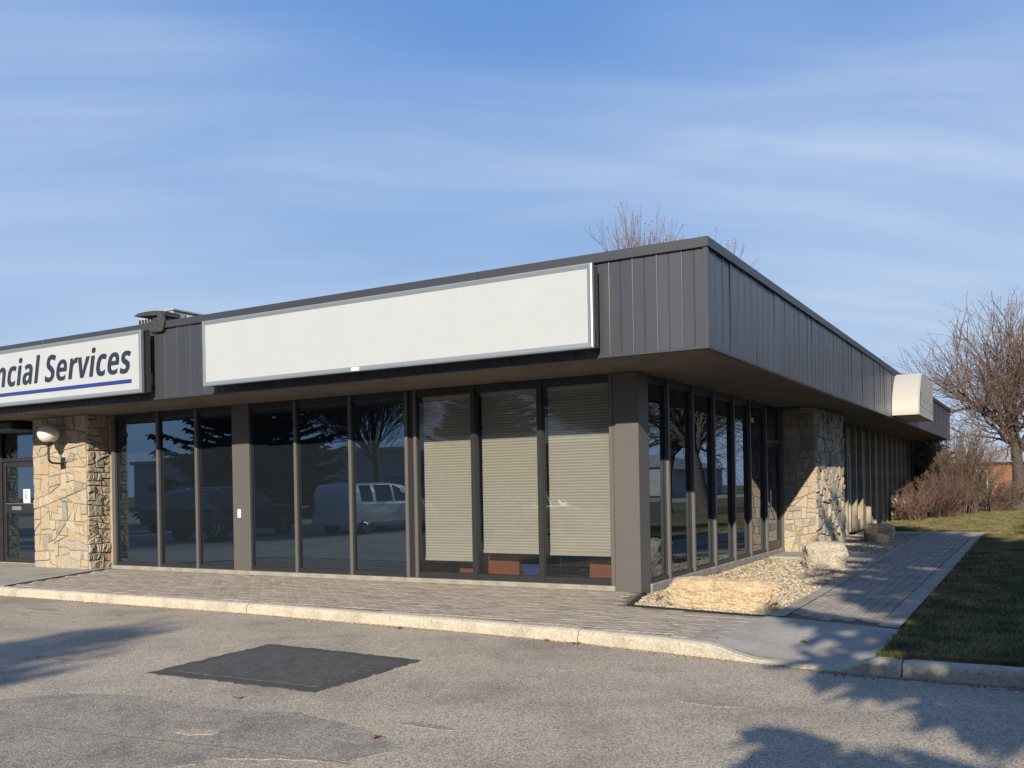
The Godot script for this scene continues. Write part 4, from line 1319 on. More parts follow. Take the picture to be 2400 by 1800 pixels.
	# notice on the entrance door
	o = thing("door_notice", "pale notice sheet with a large dark letter on the entrance door", "notice", Vector3(-13.84, 1.28, -0.07))
	bpart(o, "sheet", Vector3(-0.12, 0, 0), Vector3(0.12, 0.29, 0.003), M.paper, 0.001)
	var t := text_mesh("C", 0.10)
	t.horizontal_alignment = HORIZONTAL_ALIGNMENT_LEFT
	t.depth = 0.002
	part(o, "lettering", t, M.navy, Transform3D(Basis(), Vector3(-0.065, 0.05, 0.004)))
	bpart(o, "print_line", Vector3(-0.08, 0.225, 0.003), Vector3(0.06, 0.24, 0.0045), M.navy, 0.0005)

func prism(p: PackedVector2Array, z0: float, z1: float) -> MB:
	var b := MB.new()
	var tr := Geometry2D.triangulate_polygon(p)
	for i in range(0, tr.size(), 3):
		for s in [[z1, 1.0], [z0, -1.0]]:
			b._t(Vector3(p[tr[i]].x, p[tr[i]].y, s[0]), Vector3(p[tr[i + 1]].x, p[tr[i + 1]].y, s[0]), Vector3(p[tr[i + 2]].x, p[tr[i + 2]].y, s[0]), Vector3(0, 0, s[1]))
	var cw := Geometry2D.is_polygon_clockwise(p)
	for i in p.size():
		var q := p[i]; var t := p[(i + 1) % p.size()]
		var e := (t - q); var out := Vector3(e.y, -e.x, 0) * (-1.0 if cw else 1.0)
		b._q(Vector3(q.x, q.y, z0), Vector3(t.x, t.y, z0), Vector3(t.x, t.y, z1), Vector3(q.x, q.y, z1), out)
	return b

# ---------------------------------------------------------------- rocks
func boulder(called: String, label: String, at: Vector3, size: Vector3, turn: float, sd: int, mat: Material) -> void:
	var f := FastNoiseLite.new()
	f.seed = sd; f.frequency = 1.0; f.fractal_octaves = 4
	var b := MB.new()
	var n := 30
	var pt := func(face: int, i: int, j: int) -> Vector3:
		var u := -1.0 + 2.0 * i / n; var t := -1.0 + 2.0 * j / n
		var d := Vector3.ZERO
		match face:
			0: d = Vector3(1, t, -u)
			1: d = Vector3(-1, t, u)
			2: d = Vector3(u, 1, -t)
			3: d = Vector3(u, -1, t)
			4: d = Vector3(u, t, 1)
			_: d = Vector3(-u, t, -1)
		# between cube and sphere: squared-off quarry block
		var l := pow(pow(absf(d.x), 5.0) + pow(absf(d.y), 5.0) + pow(absf(d.z), 5.0), 0.2)
		var p := d / l
		var k := 1.0 + 0.13 * f.get_noise_3dv(p * 1.1) + 0.035 * f.get_noise_3dv(p * 4.5)
		# ledges: chips taken off in steps
		k -= 0.03 * absf(f.get_noise_3dv(Vector3(p.x * 1.6, p.y * 2.4, p.z * 1.6)))
		# flat fractured facets: snap part of the relief to steps
		k += 0.05 * (roundf(2.0 * f.get_noise_3dv(p * 2.1 + Vector3(7, 3, 1))) / 2.0) + 0.018 * f.get_noise_3dv(p * 11.0)
		p *= k
		return Vector3(p.x * size.x * 0.5, (p.y * 0.5 + 0.42) * size.y, p.z * size.z * 0.5)
	for fc in 6:
		for i in n:
			for j in n:
				b.quad(pt.call(fc, i, j), pt.call(fc, i + 1, j), pt.call(fc, i + 1, j + 1), pt.call(fc, i, j + 1))
	var o := part(self, called, b.mesh(), mat, Transform3D(Basis(Vector3.UP, turn), at))
	meta(o, label, "boulder", "boulders in the gravel bed")

func make_rocks() -> void:
	boulder("boulder", "long cream limestone block lying at the front of the gravel", Vector3(1.36, -0.09, 0.82), Vector3(1.26, 0.42, 0.50), -0.12, 5, M.boulder)
	boulder("boulder", "upright grey and cream boulder before the walkway side stone pier", Vector3(1.47, -0.07, -4.55), Vector3(0.66, 0.52, 0.5), 0.5, 8, M.boulder_grey)
	boulder("boulder", "pale boulder past the door slab where the gravel ends", Vector3(1.30, -0.07, -11.7), Vector3(0.66, 0.5, 0.48), 0.2, 14, M.boulder)

# ---------------------------------------------------------------- plants
func grow(wood: MB, twigs: MB, tips: Array, p: Vector3, d: Vector3, l: float, rad: float, lv: int, o: Dictionary, r: RandomNumberGenerator) -> void:
	var segs: int = [6, 5, 4, 3, 2, 2][mini(lv, 5)]
	var sl := l / segs
	var r0 := rad
	var r1 := rad
	for i in segs:
		var wig: float = o.wiggle * (0.5 if lv == 0 else 1.0)
		d = (d + Vector3(r.randfn(0, wig), r.randfn(0, wig) + o.up * (0.0 if lv == 0 else 1.0), r.randfn(0, wig))).normalized()
		var q := p + d * sl
		r1 = maxf(r0 - (rad * (1.0 - o.taper)) / segs, o.min_r)
		var sides := 8 if lv == 0 else (6 if lv == 1 else (4 if lv == 2 else 3))
		(wood if lv < 3 else twigs).tube(p, q, r0, r1, sides)
		p = q
		r0 = r1
		if lv < o.levels and (lv > 0 or float(i + 1) / segs > o.clear):
			var kids: int = o.kids[lv]
			for k in kids:
				if r.randf() > o.keep: continue
				var ax := d.cross(Vector3(r.randfn(0, 1), r.randfn(0, 1), r.randfn(0, 1))).normalized()
				var dd := d.rotated(ax, r.randf_range(o.spread * 0.6, o.spread * 1.25))
				grow(wood, twigs, tips, p, dd, l * r.randf_range(o.shrink * 0.75, o.shrink * 1.2), maxf(r1 * r.randf_range(0.44, 0.72), o.min_r), lv + 1, o, r)
	if lv < o.levels:
		grow(wood, twigs, tips, p, d, l * o.shrink, r1, lv + 1, o, r)
	else:
		tips.append(p)

func leaf_quad(b: MB, p: Vector3, s: float, r: RandomNumberGenerator) -> void:
	var a := Vector3(r.randfn(0, 1), r.randfn(0, 1), r.randfn(0, 1)).normalized()
	var c := a.cross(Vector3(r.randfn(0, 1), r.randfn(0, 1), r.randfn(0, 1))).normalized()
	b.quad(p - a * s, p - c * s * 0.5, p + a * s, p + c * s * 0.5)

func bare_tree(called: String, label: String, at: Vector3, o: Dictionary, sd: int, group: String, leaves := 0.0, leaf_mat: Material = null, leaf_size := 0.06) -> Node3D:
	var r := RandomNumberGenerator.new()
	r.seed = sd
	var wood := MB.new(); var twigs := MB.new(); var tips := []
	grow(wood, twigs, tips, Vector3(0, -0.1, 0), Vector3(o.get("lean", 0.0), 1, 0).normalized(), o.trunk, o.rad, 0, o, r)
	# root flare
	wood.tube(Vector3(0, -0.12, 0), Vector3(0, 0.35, 0), o.rad * 1.45, o.rad * 1.0, 10)
	var t := thing(called, label, "tree", at, group)
	part(t, "trunk", wood.mesh(), M.bark)
	part(t, "twigs", twigs.mesh(), M.twig)
	if leaves > 0.0:
		var lf := MB.new()
		for p in tips:
			if r.randf() < leaves:
				for k in 2: leaf_quad(lf, p + Vector3(r.randfn(0, 0.08), r.randfn(0, 0.08), r.randfn(0, 0.08)), leaf_size * r.randf_range(0.6, 1.3), r)
		if lf.v.size() > 0: part(t, "leaves", lf.mesh(), leaf_mat)
	return t

func spruce_parts(h: float, rad: float, sd: int, power: float, dens: float) -> Array:
	var r := RandomNumberGenerator.new()
	r.seed = sd
	var wood := MB.new(); var nd := MB.new()
	wood.tube(Vector3(0, -0.1, 0), Vector3(0, h * 0.97, 0), 0.018 * h, 0.015, 9)
	var y := 0.055 * h
	while y < h * 0.985:
		var f := 1.0 - y / h
		var L := rad * pow(f, power) * r.randf_range(0.82, 1.1) + 0.12
		var n := int(lerpf(6, 12, f)) + 1
		var a0 := r.randf() * TAU
		for k in n:
			var a := a0 + TAU * k / n + r.randf_range(-0.25, 0.25)
			var ll := L * r.randf_range(0.72, 1.15)
			var dir := Vector3(cos(a), 0, sin(a))
			var droop := lerpf(-0.35, 0.35, f)
			var base := Vector3(0, y + r.randf_range(-0.1, 0.1), 0)
			var prev := base
			var steps := maxi(3, int(ll / 0.17 * dens))
			for s in range(1, steps + 1):
				var t := float(s) / steps
				var p := base + dir * ll * t + Vector3.DOWN * (droop * ll * t - 0.22 * ll * t * t * t)
				if s % 2 == 0 or s == steps:
					wood.tube(prev, p, 0.02 * (1.0 - t) + 0.006, 0.02 * (1.0 - t) + 0.004, 3)
					prev = p
				var side := Vector3(-dir.z, 0, dir.x)
				for e: float in [-1.0, 1.0, 0.0, -0.5, 0.5]:
					var sp := (side * e * r.randf_range(0.6, 1.1) + dir * r.randf_range(0.35, 0.9) + Vector3.DOWN * r.randf_range(0.05, 0.7)).normalized()
					var wl := r.randf_range(0.16, 0.34) * (0.55 + 0.6 * f) * (1.0 + 0.35 * t * ll * absf(e))
					var wd := sp.cross(Vector3(r.randfn(0, 0.4), 1, r.randfn(0, 0.4))).normalized() * r.randf_range(0.06, 0.12)
					var m := p + sp * wl * 0.45
					nd.tri(p, m - wd, p + sp * wl)
					nd.tri(p, p + sp * wl, m + wd)
					if r.randf() < 0.55:
						var v := sp.cross(wd).normalized() * r.randf_range(0.03, 0.06)
						nd.tri(p, m - v, p + sp * wl * 0.9)
						nd.tri(p, p + sp * wl * 0.9, m + v)
		y += r.randf_range(0.16, 0.30) * (0.6 + 0.6 * f)
	return [wood.mesh(), nd.mesh()]

func spruce(label: String, at: Vector3, meshes: Array, turn: float, sc := Vector3.ONE) -> void:
	var t := thing("spruce_tree", label, "tree", at, "spruces round the parking lot")
	t.rotation.y = turn
	t.scale = sc
	part(t, "trunk", meshes[0], M.bark)
	part(t, "needles", meshes[1], M.needle)

func shrub(called: String, label: String, at: Vector3, size: Vector3, stems: int, sd: int, wood_mat: Material, leaf_mat: Material, leaf_n: int, arch: float, leaf_s := 0.035) -> void:
	var r := RandomNumberGenerator.new()
	r.seed = sd
	var b := MB.new(); var lf := MB.new()
	for i in stems:
		var a := r.randf() * TAU
		var q := sqrt(r.randf())
		var p := Vector3(cos(a) * q * size.x * 0.22, -0.04, sin(a) * q * size.z * 0.22)
		var out := Vector3(cos(a) * size.x, 0, sin(a) * size.z) * 0.5 * r.randf_range(0.35, 1.1) * sqrt(q)
		var hgt := size.y * r.randf_range(0.45, 1.05) * (1.0 - 0.25 * q)
		var steps := 7
		var prev := p
		for s in range(1, steps + 1):
			var t := float(s) / steps
			var pos := p + out * pow(t, 1.25) + Vector3(r.randfn(0, 0.02), hgt * (t * (1.0 + arch) - arch * t * t), r.randfn(0, 0.02)) * Vector3(1, 1, 1)
			var rr := lerpf(0.016, 0.007, t)
			b.tube(prev, pos, rr, rr * 0.85, 3)
			if s > 1:
				for k in 2:
					var d := ((pos - prev).normalized() + Vector3(r.randfn(0, 0.6), r.randf_range(-0.1, 0.7), r.randfn(0, 0.6))).normalized()
					var l := r.randf_range(0.15, 0.42) * size.y * 0.35
					var e := pos + d * l
					b.tube(pos, e, 0.0075, 0.005, 3)
					var e2 := pos.lerp(e, 0.5) + (d + Vector3(r.randfn(0, 0.7), r.randfn(0, 0.5), r.randfn(0, 0.7))).normalized() * l * 0.6
					b.tube(pos.lerp(e, 0.5), e2, 0.006, 0.004, 3)
					for m in leaf_n:
						if r.randf() < 0.6: leaf_quad(lf, (e if m % 2 == 0 else e2) + Vector3(r.randfn(0, 0.03), r.randfn(0, 0.03), r.randfn(0, 0.03)), leaf_s * r.randf_range(0.6, 1.2), r)
			prev = pos
	var t := thing(called, label, "shrub", at, "shrubs past the end of the walkway")
	part(t, "stems", b.mesh(), wood_mat)
	if lf.v.size() > 0: part(t, "leaves", lf.mesh(), leaf_mat)

func make_plants() -> void:
	var oak := {"trunk": 3.3, "rad": 0.36, "clear": 0.8, "levels": 5, "kids": [3, 2, 2, 2, 1], "keep": 0.64, "spread": 0.62, "shrink": 0.76, "wiggle": 0.2, "up": 0.06, "taper": 0.62, "min_r": 0.008}
	var ok := bare_tree("oak_tree", "large bare oak with a thick dark trunk standing on the lawn", Vector3(3.55, -0.02, -34.5), oak, 25, "bare trees", 0.6, M.leaf_brown, 0.045)
	ok.scale = Vector3(0.92, 0.92, 0.92)
	ok.position.x = 3.7
	var tall := {"trunk": 5.5, "rad": 0.3, "clear": 0.6, "levels": 5, "kids": [2, 2, 2, 2, 2], "keep": 0.82, "spread": 0.5, "shrink": 0.72, "wiggle": 0.09, "up": 0.07, "taper": 0.6, "min_r": 0.014}
	var mt := bare_tree("maple_tree", "upright bare tree with a few tan leaves behind the flat roof", Vector3(-15.4, -0.02, -42.0), tall, 33, "bare trees", 0.5, M.leaf_brown, 0.09)
	mt.scale = Vector3(0.62, 1.0, 0.62)
	mt.position.x = -15.2
	# bare trees mirrored in the glass
	var side := bare_tree("ash_tree", "bare spreading tree beside the road, mirrored in the side windows", Vector3(8.6, -0.02, -29.5), oak, 44, "bare trees")
	var c := side.duplicate(); put(self, c, "ash_tree"); c.position = Vector3(12.0, -0.02, -33.0); c.rotation.y = 2.1
	c.set_meta("label", "bare tree with crossing boughs farther up the road")
	var lot_tree := bare_tree("elm_tree", "slender bare tree behind the white minivan", Vector3(-25.5, -0.15, 27.0), tall, 55, "bare trees")
	lot_tree.scale = Vector3(0.75, 0.72, 0.75)
	c = lot_tree.duplicate(); put(self, c, "elm_tree"); c.position = Vector3(-12.5, -0.15, 29.0); c.rotation.y = 1.2
	c.set_meta("label", "slender bare tree behind the silver sedan")
	# spruces round the lot: their shadows cross the asphalt and walkway
	var big := spruce_parts(14.5, 5.1, 61, 0.78, 1.6)
	var small := spruce_parts(11.2, 2.6, 62, 0.6, 1.4)
	spruce("broad spruce standing beside the end of the kerb, shading the apron", Vector3(10.0, -0.1, 14.0), big, 1.3)
	spruce("spruce behind the broad one, shading the lawn", Vector3(14.6, -0.1, 14.6), big, 2.0, Vector3(1.0, 1.05, 1.0))
	spruce("small spruce south of the lot, its tip shadow on the asphalt", Vector3(3.0, -0.1, 29.9), small, 0.0)
	spruce("spruce behind the dark sport utility vehicle", Vector3(-31.0, -0.1, 23.0), big, 4.0, Vector3(0.95, 0.95, 0.95))
	spruce("spruce between the slender bare trees", Vector3(-18.2, -0.1, 25.5), small, 1.7, Vector3(1.15, 0.95, 1.15))
	spruce("dark spruce at the far end of the building", Vector3(-0.2, -0.1, -32.5), small, 2.4, Vector3(0.7, 0.5, 0.7))
	# shrubs past the building's far end
	shrub("barberry_bush", "low red leaved bush against the sunlit side wall", Vector3(0.75, -0.03, -22.6), Vector3(1.3, 1.25, 1.9), 110, 71, M.twig_tan, M.leaf_red, 1, 0.2)
	shrub("dogwood_bush", "broad reddish twiggy bush past the gravel bed", Vector3(1.35, -0.03, -25.0), Vector3(2.0, 1.75, 2.4), 170, 72, M.twig_red, M.leaf_red, 1, 0.3, 0.018)
	shrub("lilac_bush", "tall tan bare bush rising behind the reddish one", Vector3(1.75, -0.03, -28.6), Vector3(2.9, 4.0, 2.6), 230, 73, M.twig_tan, M.leaf_yellow, 1, 0.25, 0.016)
	shrub("arching_bush", "low arching grey brown bush beside the oak trunk", Vector3(2.75, -0.03, -31.5), Vector3(3.0, 1.6, 2.4), 150, 74, M.twig_tan, M.leaf_yellow, 1, 0.9, 0.016)

# ---------------------------------------------------------------- cars
# rows along the car: x (0 = rear), bottom, belt height, roof height, half width low, half width roof
func car(called: String, label: String, at: Vector3, turn: float, rows: Array, glass_rows: Array, wheels: Array, body: Material, wr: float) -> Node3D:
	var t := thing(called, label, "car", at, "cars parked across the lot")
	t.rotation.y = turn
	var ring := func(q: Array) -> Array:
		var hw: float = q[4]; var hr: float = q[5]
		var bt: float = q[1]; var be: float = q[2]; var tp: float = q[3]
		return [Vector3(q[0], bt, 0), Vector3(q[0], bt, hw * 0.9), Vector3(q[0], bt + 0.14, hw * 0.985), Vector3(q[0], (bt + be) / 2 + 0.05, hw), Vector3(q[0], be - 0.05, hw * 0.975), Vector3(q[0], be, hw * 0.955), Vector3(q[0], lerpf(be, tp, 0.55), lerpf(hw * 0.955, hr, 0.5)), Vector3(q[0], tp - 0.07 * minf(1.0, (tp - be) * 4.0), hr), Vector3(q[0], tp - 0.015, hr * 0.8), Vector3(q[0], tp, 0)]
	var b := MB.new()
	for i in rows.size() - 1:
		var A: Array = ring.call(rows[i]); var B: Array = ring.call(rows[i + 1])
		for j in A.size() - 1:
			for s in [1.0, -1.0]:
				var k := Vector3(1, 1, s)
				b._q(A[j] * k, B[j] * k, B[j + 1] * k, A[j + 1] * k, ((A[j] + B[j + 1]) * 0.5 * k - Vector3((rows[i][0] + rows[i + 1][0]) / 2, 0.9, 0)) * Vector3(0.3, 1, 1))
	for e in [0, rows.size() - 1]:
		var A: Array = ring.call(rows[e])
		for s in [1.0, -1.0]:
			var pp := PackedVector3Array()
			for q in A: pp.append(q * Vector3(1, 1, s))
			b.poly(pp, Vector3(-1 if e == 0 else 1, 0, 0))
	part(t, "body", b.mesh(), body)
	for g in glass_rows:
		# side window between two rows
		var A: Array = ring.call(rows[g[0]]); var B: Array = ring.call(rows[g[1]])
		for s in [1.0, -1.0]:
			var gb := MB.new()
			var k := Vector3(1, 1, s); var off := Vector3(0, 0, 0.008 * s)
			var P := [A[5].lerp(A[6], 0.12), B[5].lerp(B[6], 0.12), B[6], B[7].lerp(B[6], 0.12), A[7].lerp(A[6], 0.12), A[6]]
			gb._q(P[0] * k + off, P[1] * k + off, P[2] * k + off, P[5] * k + off, Vector3(0, 0.1, s))
			gb._q(P[5] * k + off, P[2] * k + off, P[3] * k + off, P[4] * k + off, Vector3(0, 0.1, s))
			part(t, "side_window", gb.mesh(), M.car_glass, Transform3D(Basis().scaled(Vector3(1, 1, 1)), Vector3.ZERO))
	for w in wheels:
		for s in [1.0, -1.0]:
			var wn := group3(t, "wheel", Vector3(w[0], wr, s * w[1]))
			var tb := MB.new()
			tb.lathe([Vector2(wr * 0.62, -0.1), Vector2(wr * 0.9, -0.115), Vector2(wr, -0.08), Vector2(wr, 0.08), Vector2(wr * 0.9, 0.115), Vector2(wr * 0.62, 0.1)], 28, Vector3.ZERO, Vector3(0, 0, 1))
			part(wn, "tyre", tb.mesh(), M.rubber)
			var rb := MB.new()
			rb.lathe([Vector2(wr * 0.66, 0.10 * s), Vector2(wr * 0.58, 0.105 * s), Vector2(wr * 0.55, 0.05 * s)], 24, Vector3.ZERO, Vector3(0, 0, 1))
			for q in 5:
				var a := TAU * q / 5 + 0.3
				rb.tube(Vector3(0, 0, 0.095 * s), Vector3(cos(a), sin(a), 0) * wr * 0.6 + Vector3(0, 0, 0.09 * s), 0.035, 0.028, 6)
			rb.disc(Vector3(0, 0, 0.11 * s), Vector3(0, 0, s), 0.06, 12)
			part(wn, "rim", rb.mesh(), M.chrome)
			var ar := MB.new()
			ar.disc(Vector3(0, 0, 0.06 * s), Vector3(0, 0, s), wr * 1.16, 24)
			part(wn, "wheel_arch", ar.mesh(), M.black)
	return t

func end_glass(t: Node3D, a: Array, called: String) -> void:
	# a: x, y, half width at the bottom and at the top of a sloped pane
	var b := MB.new()
	b._q(Vector3(a[0], a[1], -a[2]), Vector3(a[0], a[1], a[2]), Vector3(a[3], a[4], a[5]), Vector3(a[3], a[4], -a[5]), Vector3(a[0] - a[3], 0.3, 0) if absf(a[0] - a[3]) > 0.01 else Vector3(-1 if a[0] < 1.0 else 1, 0, 0))
	part(t, called, b.mesh(), M.car_glass)

func make_cars() -> void:
	# cars stand tail to the building: +x of each car points to +z of the lot
	var van_rows := [[0.0, 0.42, 0.98, 1.02, 0.86, 0.80], [0.04, 0.36, 1.05, 1.62, 0.93, 0.74], [0.14, 0.30, 1.06, 1.70, 0.97, 0.76], [0.75, 0.26, 1.06, 1.745, 0.99, 0.78], [1.35, 0.24, 1.05, 1.755, 1.0, 0.78], [1.55, 0.24, 1.05, 1.757, 1.0, 0.78], [2.45, 0.24, 1.04, 1.755, 1.0, 0.78], [2.6, 0.24, 1.04, 1.75, 1.0, 0.775], [3.45, 0.24, 1.03, 1.66, 1.0, 0.75], [3.75, 0.24, 1.03, 1.52, 1.0, 0.74], [4.35, 0.25, 1.02, 1.12, 0.98, 0.80], [4.85, 0.28, 0.88, 0.96, 0.92, 0.72], [5.1, 0.34, 0.70, 0.78, 0.80, 0.6]]
	var white := paint(lin(0.62, 0.64, 0.66))
	var v := car("minivan", "white minivan with five spoke wheels parked tail to the building", Vector3(-16.0, LOT, 11.85), -PI / 2, van_rows, [[3, 4], [5, 6], [7, 9]], [[0.98, 0.87], [4.1, 0.87]], white, 0.335)
	end_glass(v, [0.012, 1.08, 0.74, 0.10, 1.60, 0.66], "rear_window")
	end_glass(v, [4.40, 1.10, 0.74, 3.70, 1.58, 0.66], "windscreen")
	for s in [1.0, -1.0]:
		bpart(v, "tail_lamp", Vector3(-0.02, 0.78, s * 0.84 - 0.07), Vector3(0.1, 1.22, s * 0.84 + 0.07), M.red_lamp, 0.02)
		bpart(v, "headlamp", Vector3(4.7, 0.66, s * 0.72 - 0.14), Vector3(5.02, 0.82, s * 0.72 + 0.1), M.clear_lamp, 0.03)
		bpart(v, "mirror", Vector3(3.85, 1.05, s * 1.06 - 0.09), Vector3(4.0, 1.22, s * 1.06 + 0.07), white, 0.03)
	bpart(v, "bumper", Vector3(-0.08, 0.30, -0.88), Vector3(0.06, 0.58, 0.88), white, 0.04)
	bpart(v, "licence_plate", Vector3(-0.012, 0.86, -0.15), Vector3(0.02, 0.98, 0.15), M.paper, 0.003)
	var suv_rows := [[0.0, 0.45, 0.98, 1.02, 0.84, 0.78], [0.06, 0.38, 1.08, 1.52, 0.92, 0.70], [0.25, 0.32, 1.09, 1.63, 0.95, 0.72], [0.6, 0.30, 1.09, 1.67, 0.95, 0.73], [1.15, 0.28, 1.08, 1.69, 0.96, 0.74], [1.3, 0.28, 1.08, 1.69, 0.96, 0.74], [2.2, 0.28, 1.07, 1.67, 0.96, 0.73], [2.33, 0.28, 1.07, 1.66, 0.96, 0.73], [2.95, 0.28, 1.06, 1.52, 0.96, 0.71], [3.45, 0.30, 1.05, 1.14, 0.95, 0.8], [4.2, 0.32, 0.96, 1.04, 0.90, 0.76], [4.6, 0.40, 0.78, 0.86, 0.8, 0.6]]
	var navy_paint := paint(lin(0.014, 0.017, 0.022))
	v = car("sport_utility_vehicle", "dark sport utility vehicle with roof rails parked beside the white minivan", Vector3(-18.65, LOT, 7.8), -PI / 2, suv_rows, [[3, 4], [5, 6], [7, 8]], [[0.85, 0.84], [3.65, 0.84]], navy_paint, 0.36)
	end_glass(v, [0.03, 1.10, 0.72, 0.16, 1.52, 0.62], "rear_window")
	end_glass(v, [3.40, 1.13, 0.72, 2.85, 1.52, 0.62], "windscreen")
	for s in [1.0, -1.0]:
		bpart(v, "tail_lamp", Vector3(-0.02, 0.85, s * 0.8 - 0.08), Vector3(0.08, 1.08, s * 0.8 + 0.08), M.red_lamp, 0.02)
		bpart(v, "headlamp", Vector3(4.25, 0.76, s * 0.7 - 0.12), Vector3(4.52, 0.9, s * 0.7 + 0.1), M.clear_lamp, 0.03)
		bpart(v, "roof_rail", Vector3(0.5, 1.68, s * 0.66 - 0.02), Vector3(2.6, 1.72, s * 0.66 + 0.02), M.chrome, 0.012)
		bpart(v, "mirror", Vector3(3.0, 1.08, s * 1.02 - 0.08), Vector3(3.14, 1.24, s * 1.02 + 0.06), navy_paint, 0.03)
	var sedan_rows := [[0.0, 0.42, 0.86, 0.92, 0.80, 0.7], [0.1, 0.32, 0.96, 1.02, 0.88, 0.72], [0.75, 0.26, 0.98, 1.06, 0.91, 0.72], [1.0, 0.24, 0.96, 1.2, 0.91, 0.68], [1.55, 0.24, 0.95, 1.40, 0.92, 0.62], [2.15, 0.22, 0.94, 1.45, 0.92, 0.62], [2.3, 0.22, 0.94, 1.45, 0.92, 0.62], [2.85, 0.22, 0.93, 1.36, 0.92, 0.62], [3.4, 0.24, 0.92, 1.06, 0.92, 0.70], [3.65, 0.24, 0.90, 0.97, 0.91, 0.72], [4.3, 0.28, 0.80, 0.86, 0.87, 0.7], [4.6, 0.36, 0.62, 0.68, 0.76, 0.55]]
	var silver := paint(lin(0.16, 0.165, 0.17))
	v = car("sedan", "silver grey sedan standing apart from the other cars", Vector3(-9.6, LOT, 12.0), -PI / 2, sedan_rows, [[3, 5], [6, 7]], [[0.85, 0.82], [3.65, 0.82]], silver, 0.32)
	end_glass(v, [0.80, 1.06, 0.66, 1.5, 1.40, 0.56], "rear_window")
	end_glass(v, [3.50, 1.03, 0.70, 2.86, 1.38, 0.58], "windscreen")
	for s in [1.0, -1.0]:
		bpart(v, "tail_lamp", Vector3(0.0, 0.74, s * 0.74 - 0.1), Vector3(0.12, 0.9, s * 0.74 + 0.1), M.red_lamp, 0.02)
		bpart(v, "headlamp", Vector3(4.3, 0.6, s * 0.66 - 0.1), Vector3(4.52, 0.72, s * 0.66 + 0.1), M.clear_lamp, 0.02)
	v = car("sedan", "black sedan parked farthest from the stone pier", Vector3(-25.6, LOT, 12.6), -PI / 2, sedan_rows, [[3, 5], [6, 7]], [[0.85, 0.82], [3.65, 0.82]], navy_paint, 0.32)
	end_glass(v, [0.80, 1.06, 0.66, 1.5, 1.40, 0.56], "rear_window")
	for s in [1.0, -1.0]:
		bpart(v, "tail_lamp", Vector3(0.0, 0.74, s * 0.74 - 0.1), Vector3(0.12, 0.9, s * 0.74 + 0.1), M.red_lamp, 0.02)

# ---------------------------------------------------------------- far buildings
func plain_house(called: String, label: String, lo: Vector3, hi: Vector3, wall: Material, wins: Array, axis: int, roof_h: float) -> Node3D:
	var o := thing(called, label, "building", Vector3((lo.x + hi.x) / 2, lo.y, (lo.z + hi.z) / 2), "buildings beyond the lot and lawn")
	var h := (hi - lo) / 2
	bpart(o, "wall", Vector3(-h.x, 0, -h.z), Vector3(h.x, hi.y - lo.y, h.z), wall, 0.02)
	var b := MB.new()
	var y := hi.y - lo.y
	if roof_h > 0.5:
		var e := 0.5
		var A := Vector3(-h.x - e, y, h.z + e); var B := Vector3(h.x + e, y, h.z + e); var C := Vector3(h.x + e, y, -h.z - e); var D := Vector3(-h.x - e, y, -h.z - e)
		var R0 := Vector3(-h.x * 0.5, y + roof_h, 0); var R1 := Vector3(h.x * 0.5, y + roof_h, 0)
		b.quad(A, B, R1, R0); b.quad(C, D, R0, R1); b.tri(B, C, R1); b.tri(D, A, R0); b.quad(D, C, B, A)
	else:
		b.box(Vector3(-h.x - 0.3, y + 0.003, -h.z - 0.3), Vector3(h.x + 0.3, y + roof_h, h.z + 0.3))
	part(o, "roof", b.mesh(), M.siding)
	for w in wins:
		# w: along, sill height, width, height, side sign
		var wn := group3(o, "window")
		var s: float = w[4]
		if axis == 0:
			bpart(wn, "frame", Vector3(w[0] - w[2] / 2 - 0.08, w[1] - 0.08, s * h.z - 0.04), Vector3(w[0] + w[2] / 2 + 0.08, w[1] + w[3] + 0.08, s * h.z + 0.05), M.white, 0.01)
			bpart(wn, "pane", Vector3(w[0] - w[2] / 2, w[1], s * h.z - 0.07), Vector3(w[0] + w[2] / 2, w[1] + w[3], s * h.z + 0.07), M.car_glass, 0.005)
		else:
			bpart(wn, "frame", Vector3(s * h.x - 0.04, w[1] - 0.08, w[0] - w[2] / 2 - 0.08), Vector3(s * h.x + 0.05, w[1] + w[3] + 0.08, w[0] + w[2] / 2 + 0.08), M.white, 0.01)
			bpart(wn, "pane", Vector3(s * h.x - 0.07, w[1], w[0] - w[2] / 2), Vector3(s * h.x + 0.07, w[1] + w[3], w[0] + w[2] / 2), M.car_glass, 0.005)
	return o

func make_far_buildings() -> void:
	plain_house("brick_house", "orange brown brick house with a white framed window behind the oak", Vector3(-6.0, -0.02, -72.0), Vector3(9.5, 2.5, -62.0), M.brick, [[-0.95, 0.55, 0.7, 1.35, 1.0], [3.4, 0.9, 1.2, 1.1, 1.0]], 0, 1.3)
	plain_house("warehouse", "long low grey commercial building across the parking lot", Vector3(-85, -0.15, 58), Vector3(-22, 4.7, 70), M.siding, [[-12, 0.4, 3.0, 2.2, -1.0], [-4, 0.4, 3.0, 2.2, -1.0], [6, 0.4, 3.0, 2.2, -1.0], [16, 0.4, 3.0, 2.2, -1.0]], 0, 0.4)
	plain_house("white_house", "white walled bungalow across the side street", Vector3(29, -0.02, -70), Vector3(40, 2.9, -56), M.pale_wall, [[-3, 0.9, 1.4, 1.2, -1.0], [3, 0.9, 1.4, 1.2, -1.0]], 1, 1.6)
	plain_house("grey_house", "grey sided bungalow farther along the side street", Vector3(29, -0.02, -98), Vector3(41, 3.0, -80), M.siding, [[-4, 0.9, 1.6, 1.2, -1.0], [4, 0.9, 1.6, 1.2, -1.0]], 1, 1.6)

